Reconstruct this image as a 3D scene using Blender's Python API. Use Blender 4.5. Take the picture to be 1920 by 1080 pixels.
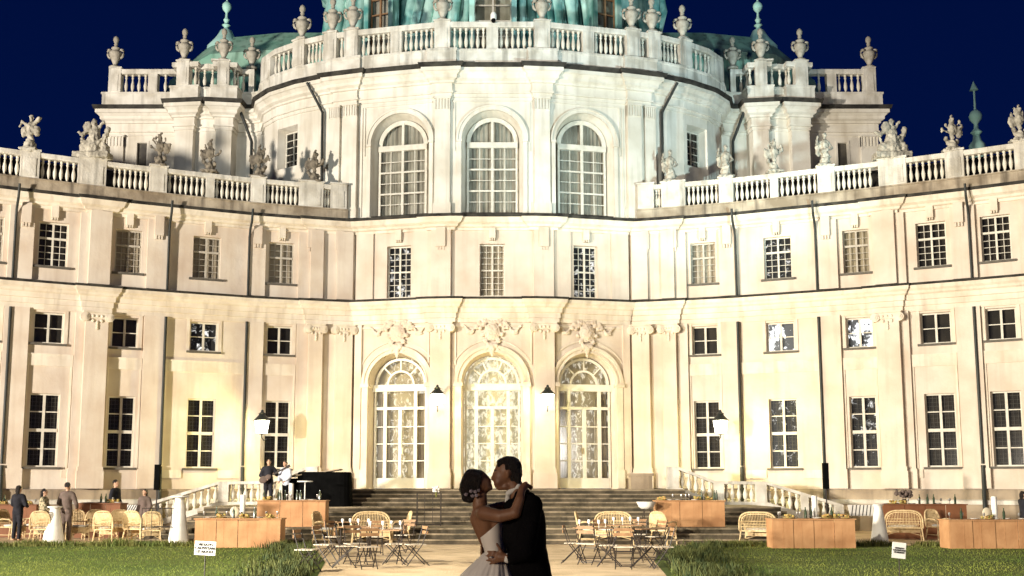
import bpy, math, random
from mathutils import Vector, Matrix, noise as mnoise
R = math.radians
random.seed(7)
for o in list(bpy.data.objects): bpy.data.objects.remove(o)
sc = bpy.context.scene
col = sc.collection
# ---------------------------------------------------------------- camera
PITCH = R(7.6); CY, HC = 0.0, 1.65
F0, YP, XC = 2080.0, 636.0, 923.0            # focal length / principal row / axis column of the 1920 px wide picture
cam = bpy.data.cameras.new('camera'); co = bpy.data.objects.new('camera', cam); col.objects.link(co)
co.location = (0, 0, HC); co.rotation_euler = (R(90)+PITCH, 0, 0)
cam.sensor_width = 36; cam.lens = 36*F0/1920
cam.shift_x = (960-XC)/1920; cam.shift_y = (YP-540)/1920
cam.clip_start = .1; cam.clip_end = 3000
sc.camera = co
_c, _s = math.cos(PITCH), math.sin(PITCH)
def at(x, y, Y):
    """world point at depth Y that lies on the sight line of picture column x, row y (survey helper)"""
    u = (x-XC)/F0; v = (YP-y)/F0; a = _c-v*_s; b = _s+v*_c
    return Vector((u/a*Y, Y, HC+b/a*Y))
def rr(x, y):
    v = (YP-y)/F0
    return (x-XC)/F0/(_c-v*_s)
# ---------------------------------------------------------------- world, lights, exposure
w = bpy.data.worlds.new('World'); sc.world = w; w.use_nodes = True
nt = w.node_tree; bg = nt.nodes['Background']
tc = nt.nodes.new('ShaderNodeTexCoord'); sep = nt.nodes.new('ShaderNodeSeparateXYZ'); rp = nt.nodes.new('ShaderNodeValToRGB')
nt.links.new(tc.outputs['Generated'], sep.inputs[0]); nt.links.new(sep.outputs['Z'], rp.inputs[0]); nt.links.new(rp.outputs[0], bg.inputs[0])
rp.color_ramp.elements[0].position = .0; rp.color_ramp.elements[0].color = (.0006, .0068, .058, 1)
rp.color_ramp.elements[1].position = .6; rp.color_ramp.elements[1].color = (.0003, .0036, .036, 1)
bg.inputs[1].default_value = 1.0
def spot(name, loc, tgt, power, color, size, blend, radius):
    l = bpy.data.lights.new(name, 'SPOT'); l.energy = power; l.color = color
    l.spot_size = R(size); l.spot_blend = blend; l.shadow_soft_size = radius
    o = bpy.data.objects.new(name, l); col.objects.link(o); o.location = loc
    o.rotation_euler = (Vector(tgt)-Vector(loc)).to_track_quat('-Z', 'Y').to_euler()
    return o
# the floodlights that light the palace at night (masts left of the lawn, warm; cold ones for the drum and dome), plus added fill spots
spot('flood_or_fill', (-39, 5, 5.5), (-5, 45, 9), 164000, (1, .91, .80), 84, .35, 1.1)
spot('flood_or_fill', (-19, 9, 3.5), (25, 41, 8), 37000, (1, .95, .81), 46, .6, .5)
spot('flood_or_fill', (27, 0, 5), (-6, 45, 7), 12000, (1, .88, .74), 80, .5, 2.2)  # added soft fill that lifts the shadows, no real fixture
spot('flood_or_fill', (-15, 12, 12), (1, 29, 0), 30000, (1, .90, .72), 78, .5, .3)  # added high spot to brighten the gravel and lawn
spot('couple_fill', (-7, 0, 3.2), (0, 8, 1.2), 2200, (1, .84, .66), 50, .8, .5)  # added warm fill aimed at the couple, no real lamp there
spot('flood_or_fill', (-9, 8, 15), (-2, 48, 20.5), 14000, (.86, .98, 1), 44, .7, .8)
spot('flood_or_fill', (16, 20, 4.5), (5, 49, 20.5), 30000, (.66, .94, 1), 40, .7, .4)
sc.view_settings.view_transform = 'Standard'; sc.view_settings.look = 'None'
sc.view_settings.exposure = 0; sc.view_settings.gamma = 1
# ---------------------------------------------------------------- materials
def nm(name):
    m = bpy.data.materials.new(name); m.use_nodes = True
    return m, m.node_tree, m.node_tree.nodes['Principled BSDF']
def pm(name, c1, c2=None, scale=2., rough=.8, bump=0., metal=0., streak=0., stain=None, detail=6, bscale=None, spec=.3, lo=.35, hi=.65):
    m, t, b = nm(name); L = t.links
    b.inputs['Roughness'].default_value = rough; b.inputs['Metallic'].default_value = metal
    b.inputs['Specular IOR Level'].default_value = spec
    c2 = c2 or tuple(v*.8 for v in c1)
    tcn = t.nodes.new('ShaderNodeTexCoord')
    n = t.nodes.new('ShaderNodeTexNoise'); n.inputs['Scale'].default_value = scale; n.inputs['Detail'].default_value = detail
    L.new(tcn.outputs['Object'], n.inputs['Vector'])
    r = t.nodes.new('ShaderNodeValToRGB'); r.color_ramp.elements[0].position = lo; r.color_ramp.elements[1].position = hi
    r.color_ramp.elements[0].color = (*c1, 1); r.color_ramp.elements[1].color = (*c2, 1)
    L.new(n.outputs['Fac'], r.inputs[0]); out = r.outputs[0]
    if streak:
        mp = t.nodes.new('ShaderNodeMapping'); mp.inputs['Scale'].default_value = (3.5, 3.5, .28)
        L.new(tcn.outputs['Object'], mp.inputs[0])
        n2 = t.nodes.new('ShaderNodeTexNoise'); n2.inputs['Scale'].default_value = 1.; n2.inputs['Detail'].default_value = 8
        L.new(mp.outputs[0], n2.inputs['Vector'])
        r2 = t.nodes.new('ShaderNodeValToRGB'); r2.color_ramp.elements[0].position = .5; r2.color_ramp.elements[1].position = .74
        r2.color_ramp.elements[0].color = (0, 0, 0, 1); r2.color_ramp.elements[1].color = (streak,)*3+(1,)
        L.new(n2.outputs['Fac'], r2.inputs[0])
        mx = t.nodes.new('ShaderNodeMixRGB'); mx.inputs[2].default_value = (*(stain or (.12, .10, .07)), 1)
        L.new(r2.outputs[0], mx.inputs[0]); L.new(out, mx.inputs[1]); out = mx.outputs[0]
    L.new(out, b.inputs['Base Color'])
    if bump:
        n3 = t.nodes.new('ShaderNodeTexNoise'); n3.inputs['Scale'].default_value = bscale or scale*8; n3.inputs['Detail'].default_value = 8
        L.new(tcn.outputs['Object'], n3.inputs['Vector'])
        bp = t.nodes.new('ShaderNodeBump'); bp.inputs['Strength'].default_value = bump; bp.inputs['Distance'].default_value = .03
        L.new(n3.outputs['Fac'], bp.inputs['Height']); L.new(bp.outputs[0], b.inputs['Normal'])
    return m
M = {}
M['stucco'] = pm('stucco', (.68, .605, .50), (.57, .465, .36), .8, .85, .35, streak=.30, stain=(.40, .29, .20), bscale=7, lo=.34, hi=.68)
M['trim'] = pm('trim_stucco', (.74, .67, .55), (.62, .53, .41), 1.4, .85, .3, streak=.4, stain=(.30, .23, .15), bscale=9)
M['uppertrim'] = pm('drum_stucco', (.74, .70, .61), (.60, .55, .45), .9, .85, .3, streak=.4, stain=(.34, .28, .20), bscale=7)
M['stone'] = pm('weathered_stone', (.72, .69, .61), (.50, .46, .38), 1.6, .9, .6, streak=.6, stain=(.10, .09, .07), bscale=14)
M['baluster'] = pm('baluster_stone', (.70, .66, .56), (.58, .53, .43), 3, .9, .4, bscale=20)
M['urn'] = pm('urn_stone', (.50, .46, .38), (.30, .27, .21), 4, .9, .6, bscale=20)
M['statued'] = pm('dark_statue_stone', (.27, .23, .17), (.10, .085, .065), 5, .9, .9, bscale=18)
M['parapet'] = pm('stained_parapet_stone', (.46, .39, .29), (.24, .19, .13), 1.4, .9, .6, streak=.8, stain=(.07, .055, .04), bscale=12)
M['barpaint'] = pm('aged_window_paint', (.50, .46, .38), (.40, .36, .29), 4, .6)
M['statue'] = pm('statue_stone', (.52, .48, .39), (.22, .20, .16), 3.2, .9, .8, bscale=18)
M['base'] = pm('plinth_stone', (.42, .34, .24), (.27, .21, .145), .9, .9, .5, streak=.7, stain=(.11, .09, .065), bscale=9)
M['tread'] = pm('worn_and_lit_tread_stone', (.29, .23, .15), (.13, .105, .066), 2.2, .9, .8, bscale=12, lo=.36, hi=.64)  # worn, and painted lighter than the risers for light on the treads
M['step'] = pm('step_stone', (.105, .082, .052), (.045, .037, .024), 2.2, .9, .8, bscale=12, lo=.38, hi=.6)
M['lead'] = pm('lead_flashing', (.022, .02, .018), (.06, .055, .045), 3, .8, .2, spec=.1)
M['pipe'] = pm('downpipe_paint', (.018, .022, .02), (.03, .032, .028), 2, .5)
M['copper'] = pm('verdigris_copper', (.07, .27, .25), (.46, .70, .62), 1.1, .6, .5, streak=.75, stain=(.03, .12, .09), bscale=4)
M['copperl'] = pm('pale_verdigris', (.42, .74, .64), (.50, .78, .70), 1.5, .6, .3)
M['copperd'] = pm('dull_copper', (.22, .46, .34), (.34, .54, .42), .9, .7, .4, streak=.7, stain=(.05, .08, .05), bscale=5)
M['paint'] = pm('white_window_paint', (.68, .64, .54), (.56, .52, .43), 4, .5)
M['doorpaint'] = pm('cream_door_paint', (.74, .71, .62), (.66, .63, .54), 3, .5)
M['sill'] = pm('slate_sill', (.09, .08, .065), (.13, .115, .09), 4, .7)
M['room'] = pm('dark_room', (.022, .019, .015), (.045, .037, .027), 1.5, .95)
M['curtain'] = pm('grey_curtain', (.40, .34, .25), (.60, .52, .40), 1.3, .9, .4, streak=.6, stain=(.10, .08, .06), bscale=4)
M['curtainl'] = pm('pale_curtain', (.56, .49, .36), (.36, .30, .20), 1.5, .9, .3, streak=.5, stain=(.14, .11, .07), bscale=4)
M['grille'] = pm('grille_iron', (.05, .045, .04), (.09, .08, .06), 4, .6)
M['gravel'] = pm('gravel', (.74, .57, .36), (.55, .41, .24), 1.3, .95, 1., bscale=26, lo=.4, hi=.66)
M['lawn'] = pm('lawn', (.05, .085, .008), (.10, .125, .018), .35, .95, .8, bscale=30, lo=.35, hi=.7)
M['orange'] = pm('tan_drape', (.46, .25, .115), (.35, .175, .075), 2.2, .7, .15, streak=.3, stain=(.25, .10, .03))
M['brown'] = pm('brown_drape', (.20, .08, .034), (.15, .058, .024), 2, .7, .15)
M['white'] = pm('white_cloth', (.80, .78, .72), (.70, .67, .60), 3, .8, .2)
M['rattan'] = pm('rattan', (.68, .52, .29), (.50, .36, .18), 12, .6, .4)
M['slat'] = pm('grey_wood_slat', (.55, .48, .38), (.38, .32, .24), 6, .6, .2)
M['slatb'] = pm('brown_wood_slat', (.30, .17, .085), (.20, .11, .05), 6, .6, .2)
M['iron'] = pm('dark_iron', (.022, .017, .014), (.04, .03, .024), 6, .5)
M['black'] = pm('black_fabric', (.003, .003, .003), (.005, .005, .005), 4, 1., .1, spec=.02)
M['suit'] = pm('black_suit', (.0035, .003, .0035), (.006, .0055, .006), 7, .9, .3, bscale=90, spec=.04)
M['greysuit'] = pm('grey_brown_jacket', (.10, .075, .06), (.14, .10, .085), 6, .9, .3)
M['darksuit'] = pm('dark_jacket', (.012, .012, .016), (.02, .02, .026), 6, .9, .3)
M['patterned'] = pm('patterned_dress', (.42, .35, .22), (.10, .09, .05), 16, .9, .2, detail=2, lo=.45, hi=.55)
M['lightshirt'] = pm('pale_shirt', (.58, .60, .66), (.46, .48, .54), 8, .9, .3)
M['skin'] = pm('skin', (.23, .11, .055), (.18, .08, .04), 7, .5, .12, bscale=60, spec=.4)
M['skin2'] = pm('light_skin', (.55, .34, .22), (.45, .26, .17), 7, .55, .1)
M['hair'] = pm('dark_hair', (.006, .004, .003), (.02, .012, .008), 30, .45, .9, bscale=120, spec=.4)
M['dress'] = pm('ivory_satin', (.80, .74, .66), (.70, .64, .56), 2.5, .42, .15, bscale=5)
M['flower'] = pm('hair_flower', (.34, .28, .30), (.18, .14, .15), 30, .7)
M['lip'] = pm('lips', (.33, .09, .07), (.28, .07, .06), 8, .4)
M['eye'] = pm('eye_dark', (.02, .015, .012), None, 8, .3)
M['reed'] = pm('border_grass', (.07, .105, .018), (.16, .15, .04), 1.2, .8)
M['blade'] = pm('lawn_blades', (.062, .115, .009), (.20, .215, .035), .33, .8)
M['reedd'] = pm('border_shrub', (.016, .034, .010), (.10, .105, .026), 2.6, .8)
M['metal'] = pm('brass', (.5, .38, .2), None, 5, .4, metal=.8)
M['ink'] = pm('ink', (.03, .028, .03), None, 5, .8)
M['board'] = pm('sign_board', (.72, .70, .66), (.62, .60, .56), 5, .6)
M['bottle'] = pm('bottle_glass', (.03, .07, .04), (.05, .03, .015), 5, .2, spec=.6)
M['chrome'] = pm('steel', (.45, .43, .40), (.3, .28, .26), 5, .3, metal=.7)
M['food'] = pm('party_food', (.50, .22, .08), (.30, .35, .10), 26, .7, .3, detail=2)
def glass_mat(name, tint, gloss=.22):
    m, t, b = nm(name); L = t.links
    t.nodes.remove(b); o = t.nodes['Material Output']
    tr = t.nodes.new('ShaderNodeBsdfTransparent'); tr.inputs[0].default_value = (*tint, 1)
    g = t.nodes.new('ShaderNodeBsdfGlossy'); g.inputs['Roughness'].default_value = .12; g.inputs[0].default_value = (.8, .85, .9, 1)
    mx = t.nodes.new('ShaderNodeMixShader'); mx.inputs[0].default_value = gloss
    L.new(tr.outputs[0], mx.inputs[1]); L.new(g.outputs[0], mx.inputs[2]); L.new(mx.outputs[0], o.inputs[0])
    return m
M['glass'] = glass_mat('window_glass', (.86, .86, .84), .05)
M['glassb'] = glass_mat('pale_blue_glass', (.78, .82, .84), .07)
def glow_mat(name, back, glow, scale, lo, hi, strength, stretch=1., dim=(0, 0, 0)):
    """noise-masked emission"""
    m, t, b = nm(name); L = t.links
    tcn = t.nodes.new('ShaderNodeTexCoord'); mp = t.nodes.new('ShaderNodeMapping'); mp.inputs['Scale'].default_value = (1, 1, stretch)
    L.new(tcn.outputs['Object'], mp.inputs[0])
    n = t.nodes.new('ShaderNodeTexNoise'); n.inputs['Scale'].default_value = scale; n.inputs['Detail'].default_value = 5; n.inputs['Roughness'].default_value = .65
    n.inputs['Distortion'].default_value = .6
    L.new(mp.outputs[0], n.inputs['Vector'])
    r = t.nodes.new('ShaderNodeValToRGB'); r.color_ramp.elements[0].position = lo; r.color_ramp.elements[1].position = hi
    r.color_ramp.elements[0].color = (*dim, 1); r.color_ramp.elements[1].color = (*glow, 1)
    L.new(n.outputs['Fac'], r.inputs[0])
    L.new(r.outputs[0], b.inputs['Emission Color']); b.inputs['Emission Strength'].default_value = strength
    b.inputs['Base Color'].default_value = (*back, 1); b.inputs['Roughness'].default_value = .9
    return m
M['speck'] = glow_mat('painted_reflection_specks', (.03, .03, .03), (1, .98, .95), 3.6, .57, .68, 1.5)  # glowing specks paint lit trees reflected in the panes
M['bright'] = glow_mat('painted_bright_reflections', (.10, .11, .13), (.95, .97, 1), 2.6, .50, .58, 3, .7)  # glowing blotches paint bright reflections into the window backing
M['warmroom'] = glow_mat('warm_lit_room', (.36, .31, .16), (1, .96, .80), 7, .44, .60, 1.1, .6, (.32, .29, .20))
M['doorroom'] = glow_mat('dim_speckled_glow', (.36, .30, .18), (1, .96, .82), 7, .52, .64, .9, .6, (.10, .085, .055))  # dim even emission with brighter noise-masked specks
M['lampglow'] = glow_mat('lamp_glow', (1, .95, .8), (1, .95, .78), 1, .0, .01, 14)
# ---------------------------------------------------------------- object helpers
WL = {}
def tag(o, label=None, cat=None, group=None, kind=None):
    if label: o['label'] = label
    if cat: o['category'] = cat
    if group: o['group'] = group
    if kind: o['kind'] = kind
    return o
def empty(name, loc, label=None, cat=None, group=None, rz=0):
    o = bpy.data.objects.new(name, None); col.objects.link(o); o.location = loc; o.rotation_euler = (0, 0, rz)
    o.empty_display_size = .2; WL[o] = Vector(loc)
    return tag(o, label, cat, group)
def link(name, me, parent=None, loc=None):
    o = bpy.data.objects.new(name, me); col.objects.link(o)
    if parent: o.parent = parent; WL[o] = WL.get(parent, Vector((0, 0, 0)))
    else: WL[o] = Vector((0, 0, 0))
    if loc is not None:
        o.location = loc
        if not parent: WL[o] = Vector(loc)
    return o
def copy_tree(o, parent=None):
    c = o.copy(); col.objects.link(c); c.parent = parent
    for ch in list(o.children): copy_tree(ch, c)
    return c
class Fr:
    """a straight piece of facade: u along it (left to right), n outwards, z up"""
    def __init__(s, A, B, mx=False):
        s.A = Vector((A[0], A[1])); d = Vector((B[0]-A[0], B[1]-A[1])); s.L = d.length; s.d = d.normalized(); s.n = Vector((s.d.y, -s.d.x)); s.mx = mx
    def __call__(s, u, n, z):
        p = s.A+s.d*u+s.n*n
        return (-p.x if s.mx else p.x, p.y, z)
    def u(s, r):            # u of the point seen at X/Y = r
        return (r*s.A.y-s.A.x)/(s.d.x-r*s.d.y)
class MB:
    def __init__(s, T=None): s.v = []; s.f = []; s.T = T; s.fl = bool(T and getattr(T, 'mx', False)); s.sm = False
    def add(s, vs, fs):
        b = len(s.v)
        s.v += [s.T(*p) if s.T else tuple(p) for p in vs]
        s.f += [tuple(b+i for i in (reversed(f) if s.fl else f)) for f in fs]
        return s
    def box(s, a0, a1, b0, b1, c0, c1, taper=0):
        t = taper
        vs = [(a0, b0, c0), (a1, b0, c0), (a1, b1, c0), (a0, b1, c0), (a0+t, b0+t, c1), (a1-t, b0+t, c1), (a1-t, b1-t, c1), (a0+t, b1-t, c1)]
        return s.add(vs, [(0, 3, 2, 1), (4, 5, 6, 7), (0, 1, 5, 4), (1, 2, 6, 5), (2, 3, 7, 6), (3, 0, 4, 7)])
    def lathe(s, prof, c=(0, 0, 0), n=12, sx=1, sy=1, wob=None):
        vs = []; fs = []
        for r, z in prof:
            for i in range(n):
                a = 2*math.pi*i/n; k = wob(a, z) if wob else 1
                vs.append((c[0]+r*k*sx*math.cos(a), c[1]+r*k*sy*math.sin(a), c[2]+z))
        m = len(prof)
        for j in range(m-1):
            for i in range(n):
                i2 = (i+1) % n; fs.append((j*n+i, j*n+i2, (j+1)*n+i2, (j+1)*n+i))
        fs.append(tuple(range(n-1, -1, -1))); fs.append(tuple((m-1)*n+i for i in range(n)))
        return s.add(vs, fs)
    def tube(s, pts, r, n=6, r2=None):
        pts = [Vector(p) for p in pts]; k = len(pts); vs = []; fs = []
        r2 = r if r2 is None else r2; up = None
        for i, p in enumerate(pts):
            d = (pts[min(i+1, k-1)]-pts[max(i-1, 0)]); d = d.normalized() if d.length > 1e-9 else Vector((0, 0, 1))
            if up is None:
                up = Vector((0, 0, 1)) if abs(d.z) < .9 else Vector((1, 0, 0))
            a = d.cross(up)
            if a.length < 1e-4: a = d.orthogonal()
            a.normalize(); b = d.cross(a); up = -b if False else up
            q = r+(r2-r)*i/max(1, k-1)
            for j in range(n):
                t = 2*math.pi*j/n; vs.append(p+a*math.cos(t)*q+b*math.sin(t)*q)
        for i in range(k-1):
            for j in range(n):
                j2 = (j+1) % n; fs.append((i*n+j, i*n+j2, (i+1)*n+j2, (i+1)*n+j))
        fs.append(tuple(range(n-1, -1, -1))); fs.append(tuple((k-1)*n+j for j in range(n)))
        return s.add([tuple(v) for v in vs], fs)
    def ball(s, c, r, n=10, m=6):
        if not hasattr(r, '__len__'): r = (r, r, r)
        vs = [(c[0], c[1], c[2]-r[2])]; fs = []
        for j in range(1, m):
            t = math.pi*j/m
            for i in range(n):
                a = 2*math.pi*i/n
                vs.append((c[0]+r[0]*math.sin(t)*math.cos(a), c[1]+r[1]*math.sin(t)*math.sin(a), c[2]-r[2]*math.cos(t)))
        vs.append((c[0], c[1], c[2]+r[2])); e = len(vs)-1
        for i in range(n):
            i2 = (i+1) % n; fs.append((0, 1+i2, 1+i)); fs.append((e, e-n+i, e-n+i2))
            for j in range(m-2): fs.append((1+j*n+i, 1+j*n+i2, 1+(j+1)*n+i2, 1+(j+1)*n+i))
        return s.add(vs, fs)
    def caps(s, p, q, r0, r1=None, n=12):
        """tapered capsule"""
        p = Vector(p); q = Vector(q); r1 = r0 if r1 is None else r1
        d = q-p; L = d.length; d = d.normalized() if L > 1e-6 else Vector((0, 0, 1))
        a = d.orthogonal().normalized(); b = d.cross(a); vs = []; fs = []; rings = []
        for t in (-85, -50, -20, 0): rings.append((p+d*r0*math.sin(R(t)), r0*math.cos(R(t))))
        for t in (0, 20, 50, 85): rings.append((q+d*r1*math.sin(R(t)), r1*math.cos(R(t))))
        for c, rad in rings:
            for j in range(n):
                t = 2*math.pi*j/n; vs.append(tuple(c+a*math.cos(t)*rad+b*math.sin(t)*rad))
        for i in range(len(rings)-1):
            for j in range(n):
                j2 = (j+1) % n; fs.append((i*n+j, i*n+j2, (i+1)*n+j2, (i+1)*n+j))
        fs.append(tuple(range(n-1, -1, -1))); fs.append(tuple((len(rings)-1)*n+j for j in range(n)))
        return s.add(vs, fs)
    def sweep(s, pts, prof, mx=False, closed=True):
        """profile [(n, z)...] swept along a plan polyline with mitred corners"""
        pts = [Vector((p[0], p[1])) for p in pts]; k = len(pts); vs = []; fs = []; m = len(prof)
        ns = []
        for i in range(k-1):
            d = (pts[i+1]-pts[i]).normalized(); ns.append(Vector((d.y, -d.x)))
        for i, p in enumerate(pts):
            if i == 0: mi = ns[0]
            elif i == k-1: mi = ns[-1]
            else: mi = (ns[i-1]+ns[i])/(1+max(-.5, ns[i-1].dot(ns[i])))
            for n_, z in prof:
                q = p+mi*n_; vs.append((-q.x if mx else q.x, q.y, z))
        for i in range(k-1):
            for j in range(m if closed else m-1):
                j2 = (j+1) % m; f = (i*m+j, (i+1)*m+j, (i+1)*m+j2, i*m+j2)
                fs.append(f[::-1] if mx else f)
        if closed: fs.append(tuple(range(m))); fs.append(tuple((k-1)*m+j for j in range(m-1, -1, -1)))
        return s.add(vs, fs)
    def build(s, name, mat, parent=None, world=False, smooth=False, loc=None):
        vs = s.v
        if world and parent is not None:
            o = WL[parent]; vs = [(a-o.x, b-o.y, c-o.z) for a, b, c in vs]
        me = bpy.data.meshes.new(name); me.from_pydata([tuple(v) for v in vs], [], s.f); me.update()
        if mat: me.materials.append(M[mat] if isinstance(mat, str) else mat)
        if smooth:
            me.polygons.foreach_set('use_smooth', [True]*len(me.polygons))
            try: me.set_sharp_from_angle(angle=R(smooth if smooth is not True else 50))
            except Exception: pass
        return link(name, me, parent, loc)
def remesh(mb, name, mat, voxel, parent=None, smooth=4, disp=0., dscale=8., loc=None, world=False):
    """fuse overlapping shapes into one continuous skin"""
    if world and parent is not None:
        o = WL[parent]; mb.v = [(a-o.x, b-o.y, c-o.z) for a, b, c in mb.v]
    me = bpy.data.meshes.new('tmp'); me.from_pydata([tuple(v) for v in mb.v], [], mb.f)
    o = bpy.data.objects.new('tmp', me); col.objects.link(o)
    m = o.modifiers.new('r', 'REMESH'); m.mode = 'VOXEL'; m.voxel_size = voxel
    if smooth:
        m2 = o.modifiers.new('s', 'SMOOTH'); m2.factor = .5; m2.iterations = smooth
    dg = bpy.context.evaluated_depsgraph_get(); ev = o.evaluated_get(dg)
    nme = bpy.data.meshes.new_from_object(ev); bpy.data.objects.remove(o)
    nme.name = name
    if disp:
        for v in nme.vertices:
            v.co += v.normal*disp*mnoise.noise(v.co*dscale)
    nme.materials.clear(); nme.materials.append(M[mat])
    nme.polygons.foreach_set('use_smooth', [True]*len(nme.polygons))
    return link(name, nme, parent, loc)
# ================================================================ THE GROUND
def flat(name, pts, z, mat, kind='structure'):
    me = bpy.data.meshes.new(name); me.from_pydata([(x, y, z) for x, y in pts], [], [tuple(range(len(pts)))]); me.update()
    me.materials.append(M[mat]); return tag(link(name, me), kind=kind)
flat('ground', [(-400, -300), (400, -300), (400, 500), (-400, 500)], 0, 'gravel')
LL = [(-60, 2), (-3.0, 2), (-3.05, 14), (-3.25, 21), (-3.7, 25), (-4.6, 29.5), (-6.0, 32.0), (-60, 32.0)]
LRr = [(-x, y) for x, y in LL]; LRr[4] = (3.6, 25); LRr[5] = (4.3, 29.5); LRr[6] = (5.6, 32.0)
tag(flat('lawn', LL, .006, 'lawn'), kind='structure'); tag(flat('lawn', LRr[::-1], .006, 'lawn'), kind='structure')
# ================================================================ THE PALACE
P = empty('palace', (0, 46, 0), 'cream baroque palace with green copper dome and concave wings, floodlit at night', 'palace')
class Path:
    def __init__(s, pts, mx=False):
        s.p = [Vector(q) for q in pts]; s.mx = mx; s.S = [0]
        for a, b in zip(s.p, s.p[1:]): s.S.append(s.S[-1]+(b-a).length)
    def seg(s, t):
        for i in range(len(s.p)-1):
            if t <= s.S[i+1]+1e-9: return i
        return len(s.p)-2
    def fr(s, i): return Fr(s.p[i], s.p[i+1], s.mx)
    def by_r(s, r, guess=None):
        best = None
        for i in range(len(s.p)-1):
            a, b = s.p[i], s.p[i+1]; ra, rb = a.x/a.y, b.x/b.y
            if min(ra, rb)-1e-9 <= r <= max(ra, rb)+1e-9 and abs(rb-ra) > 1e-9:
                d = (b-a).normalized(); u = (r*a.y-a.x)/(d.x-r*d.y); t = s.S[i]+u
                if best is None or s.pos(t).y < s.pos(best).y: best = t
        return best if best is not None else (0 if r < s.p[0].x/s.p[0].y else s.S[-1])
    def nrm(s, t):
        i = s.seg(t); d = (s.p[i+1]-s.p[i]).normalized(); return Vector((d.y, -d.x))
    def pos(s, t, n=0):
        i = s.seg(t); d = (s.p[i+1]-s.p[i]).normalized(); return s.p[i]+d*(t-s.S[i])+Vector((d.y, -d.x))*n
    def w(s, t, n, z):
        q = s.pos(t, n); return (-q.x if s.mx else q.x, q.y, z)
    def sub(s, t0, t1, n=0):
        out = [s.pos(t0)]+[s.p[i] for i in range(len(s.p)) if t0+1e-4 < s.S[i] < t1-1e-4]+[s.pos(t1)]
        return out
    def jog(s, js, n):
        """the path with the stretches js=[(t0,t1)] pushed out by n"""
        ev = []
        for t0, t1 in sorted(js): ev += [(t0, 0), (t0, n), (t1, n), (t1, 0)]
        ev += [(t, None) for i, t in enumerate(s.S)]
        res = []; ev.sort(key=lambda e: e[0]); inside = 0; k = 0
        def off(t, nn):
            for i in range(1, len(s.p)-1):
                if abs(s.S[i]-t) < 1e-6:
                    d1 = (s.p[i]-s.p[i-1]).normalized(); d2 = (s.p[i+1]-s.p[i]).normalized()
                    n1 = Vector((d1.y, -d1.x)); n2 = Vector((d2.y, -d2.x)); return s.p[i]+(n1+n2)/(1+n1.dot(n2))*nn
            return s.pos(t, nn)
        tt = sorted(set([t for t in s.S]+[a for j in js for a in j]))
        for t in tt:
            st = [j for j in js if abs(j[0]-t) < 1e-6]; en = [j for j in js if abs(j[1]-t) < 1e-6]
            ins = any(j[0]+1e-6 < t < j[1]-1e-6 for j in js)
            if en: res += [off(t-1e-7, n), s.pos(t-1e-7)]
            if st: res += [s.pos(t+1e-7), off(t+1e-7, n)]
            if not en and not st: res.append(off(t, n if ins else 0))
        return res
def R7(px): return rr(px, 750)
WPX = [(-400, 37.4), (-170, 39.35), (12, 40.95), (197, 42.57), (305, 43.45), (458, 44.75), (601, 45.72), (660, 46.05)]
WING = [(R7(p)*y, y) for p, y in WPX]
CEN = [(-5.70, 45.84), (-2.52, 45.10), (-1.70, 45.02)]
Z0 = 1.58
def wall_faces(mb, L0, L1, z0, z1, holes, dep=.30, n=0):
    us = sorted(set([L0, L1]+[h[0] for h in holes]+[h[1] for h in holes])); zs = sorted(set([z0, z1]+[h[2] for h in holes]+[h[3] for h in holes]))
    for a, b in zip(us, us[1:]):
        for c, d in zip(zs, zs[1:]):
            m = ((a+b)/2, (c+d)/2)
            if any(h[0] < m[0] < h[1] and h[2] < m[1] < h[3] for h in holes): continue
            mb.add([(a, n, c), (b, n, c), (b, n, d), (a, n, d)], [(0, 1, 2, 3)])
    for h in holes:
        a, b, c, d = h[:4]; dd = h[5] if len(h) > 5 else dep; sp = h[6] if len(h) > 6 else 0
        arch = h[4] if len(h) > 4 else 0
        if not arch:
            mb.add([(a, n, c), (b, n, c), (b, n, d), (a, n, d), (a+sp, n-dd, c), (b-sp, n-dd, c), (b-sp, n-dd, d-sp), (a+sp, n-dd, d-sp)],
                   [(0, 4, 5, 1), (1, 5, 6, 2), (2, 6, 7, 3), (3, 7, 4, 0)])
        else:            # d is the top of the bounding box; spring line at d - radius
            r = (b-a)/2; uc = (a+b)/2; zs_ = d-r-.02; K = 16
            arc = [(uc-r*math.cos(math.pi*i/K), zs_+r*math.sin(math.pi*i/K)) for i in range(K+1)]
            vs = [(u, n, z) for u, z in arc]+[(u, n, d) for u, z in arc]
            mb.add(vs, [(i, i+1, K+2+i, K+1+i) for i in range(K)])
            k = 1-sp/r
            vi = [(u, n, z) for u, z in arc]+[(uc+(u-uc)*k, n-dd, zs_+(z-zs_)*k) for u, z in arc]
            mb.add(vi, [(i, K+1+i, K+2+i, i+1) for i in range(K)])
            mb.add([(a, n, c), (a, n, zs_), (a+sp, n-dd, zs_), (a+sp, n-dd, c)], [(0, 1, 2, 3)])
            mb.add([(b, n, c), (b, n, zs_), (b-sp, n-dd, zs_), (b-sp, n-dd, c)], [(0, 3, 2, 1)])
            mb.add([(a, n, c), (a+sp, n-dd, c), (b-sp, n-dd, c), (b, n, c)], [(0, 1, 2, 3)])
def bars(mb, u0, u1, z0, z1, cols, rows, t, n0, n1):
    for i in range(1, cols): u = u0+(u1-u0)*i/cols; mb.box(u-t/2, u+t/2, n0, n1, z0, z1)
    for j in range(1, rows): z = z0+(z1-z0)*j/rows; mb.box(u0, u1, n0+.003, n1-.003, z-t/2, z+t/2)
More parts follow.
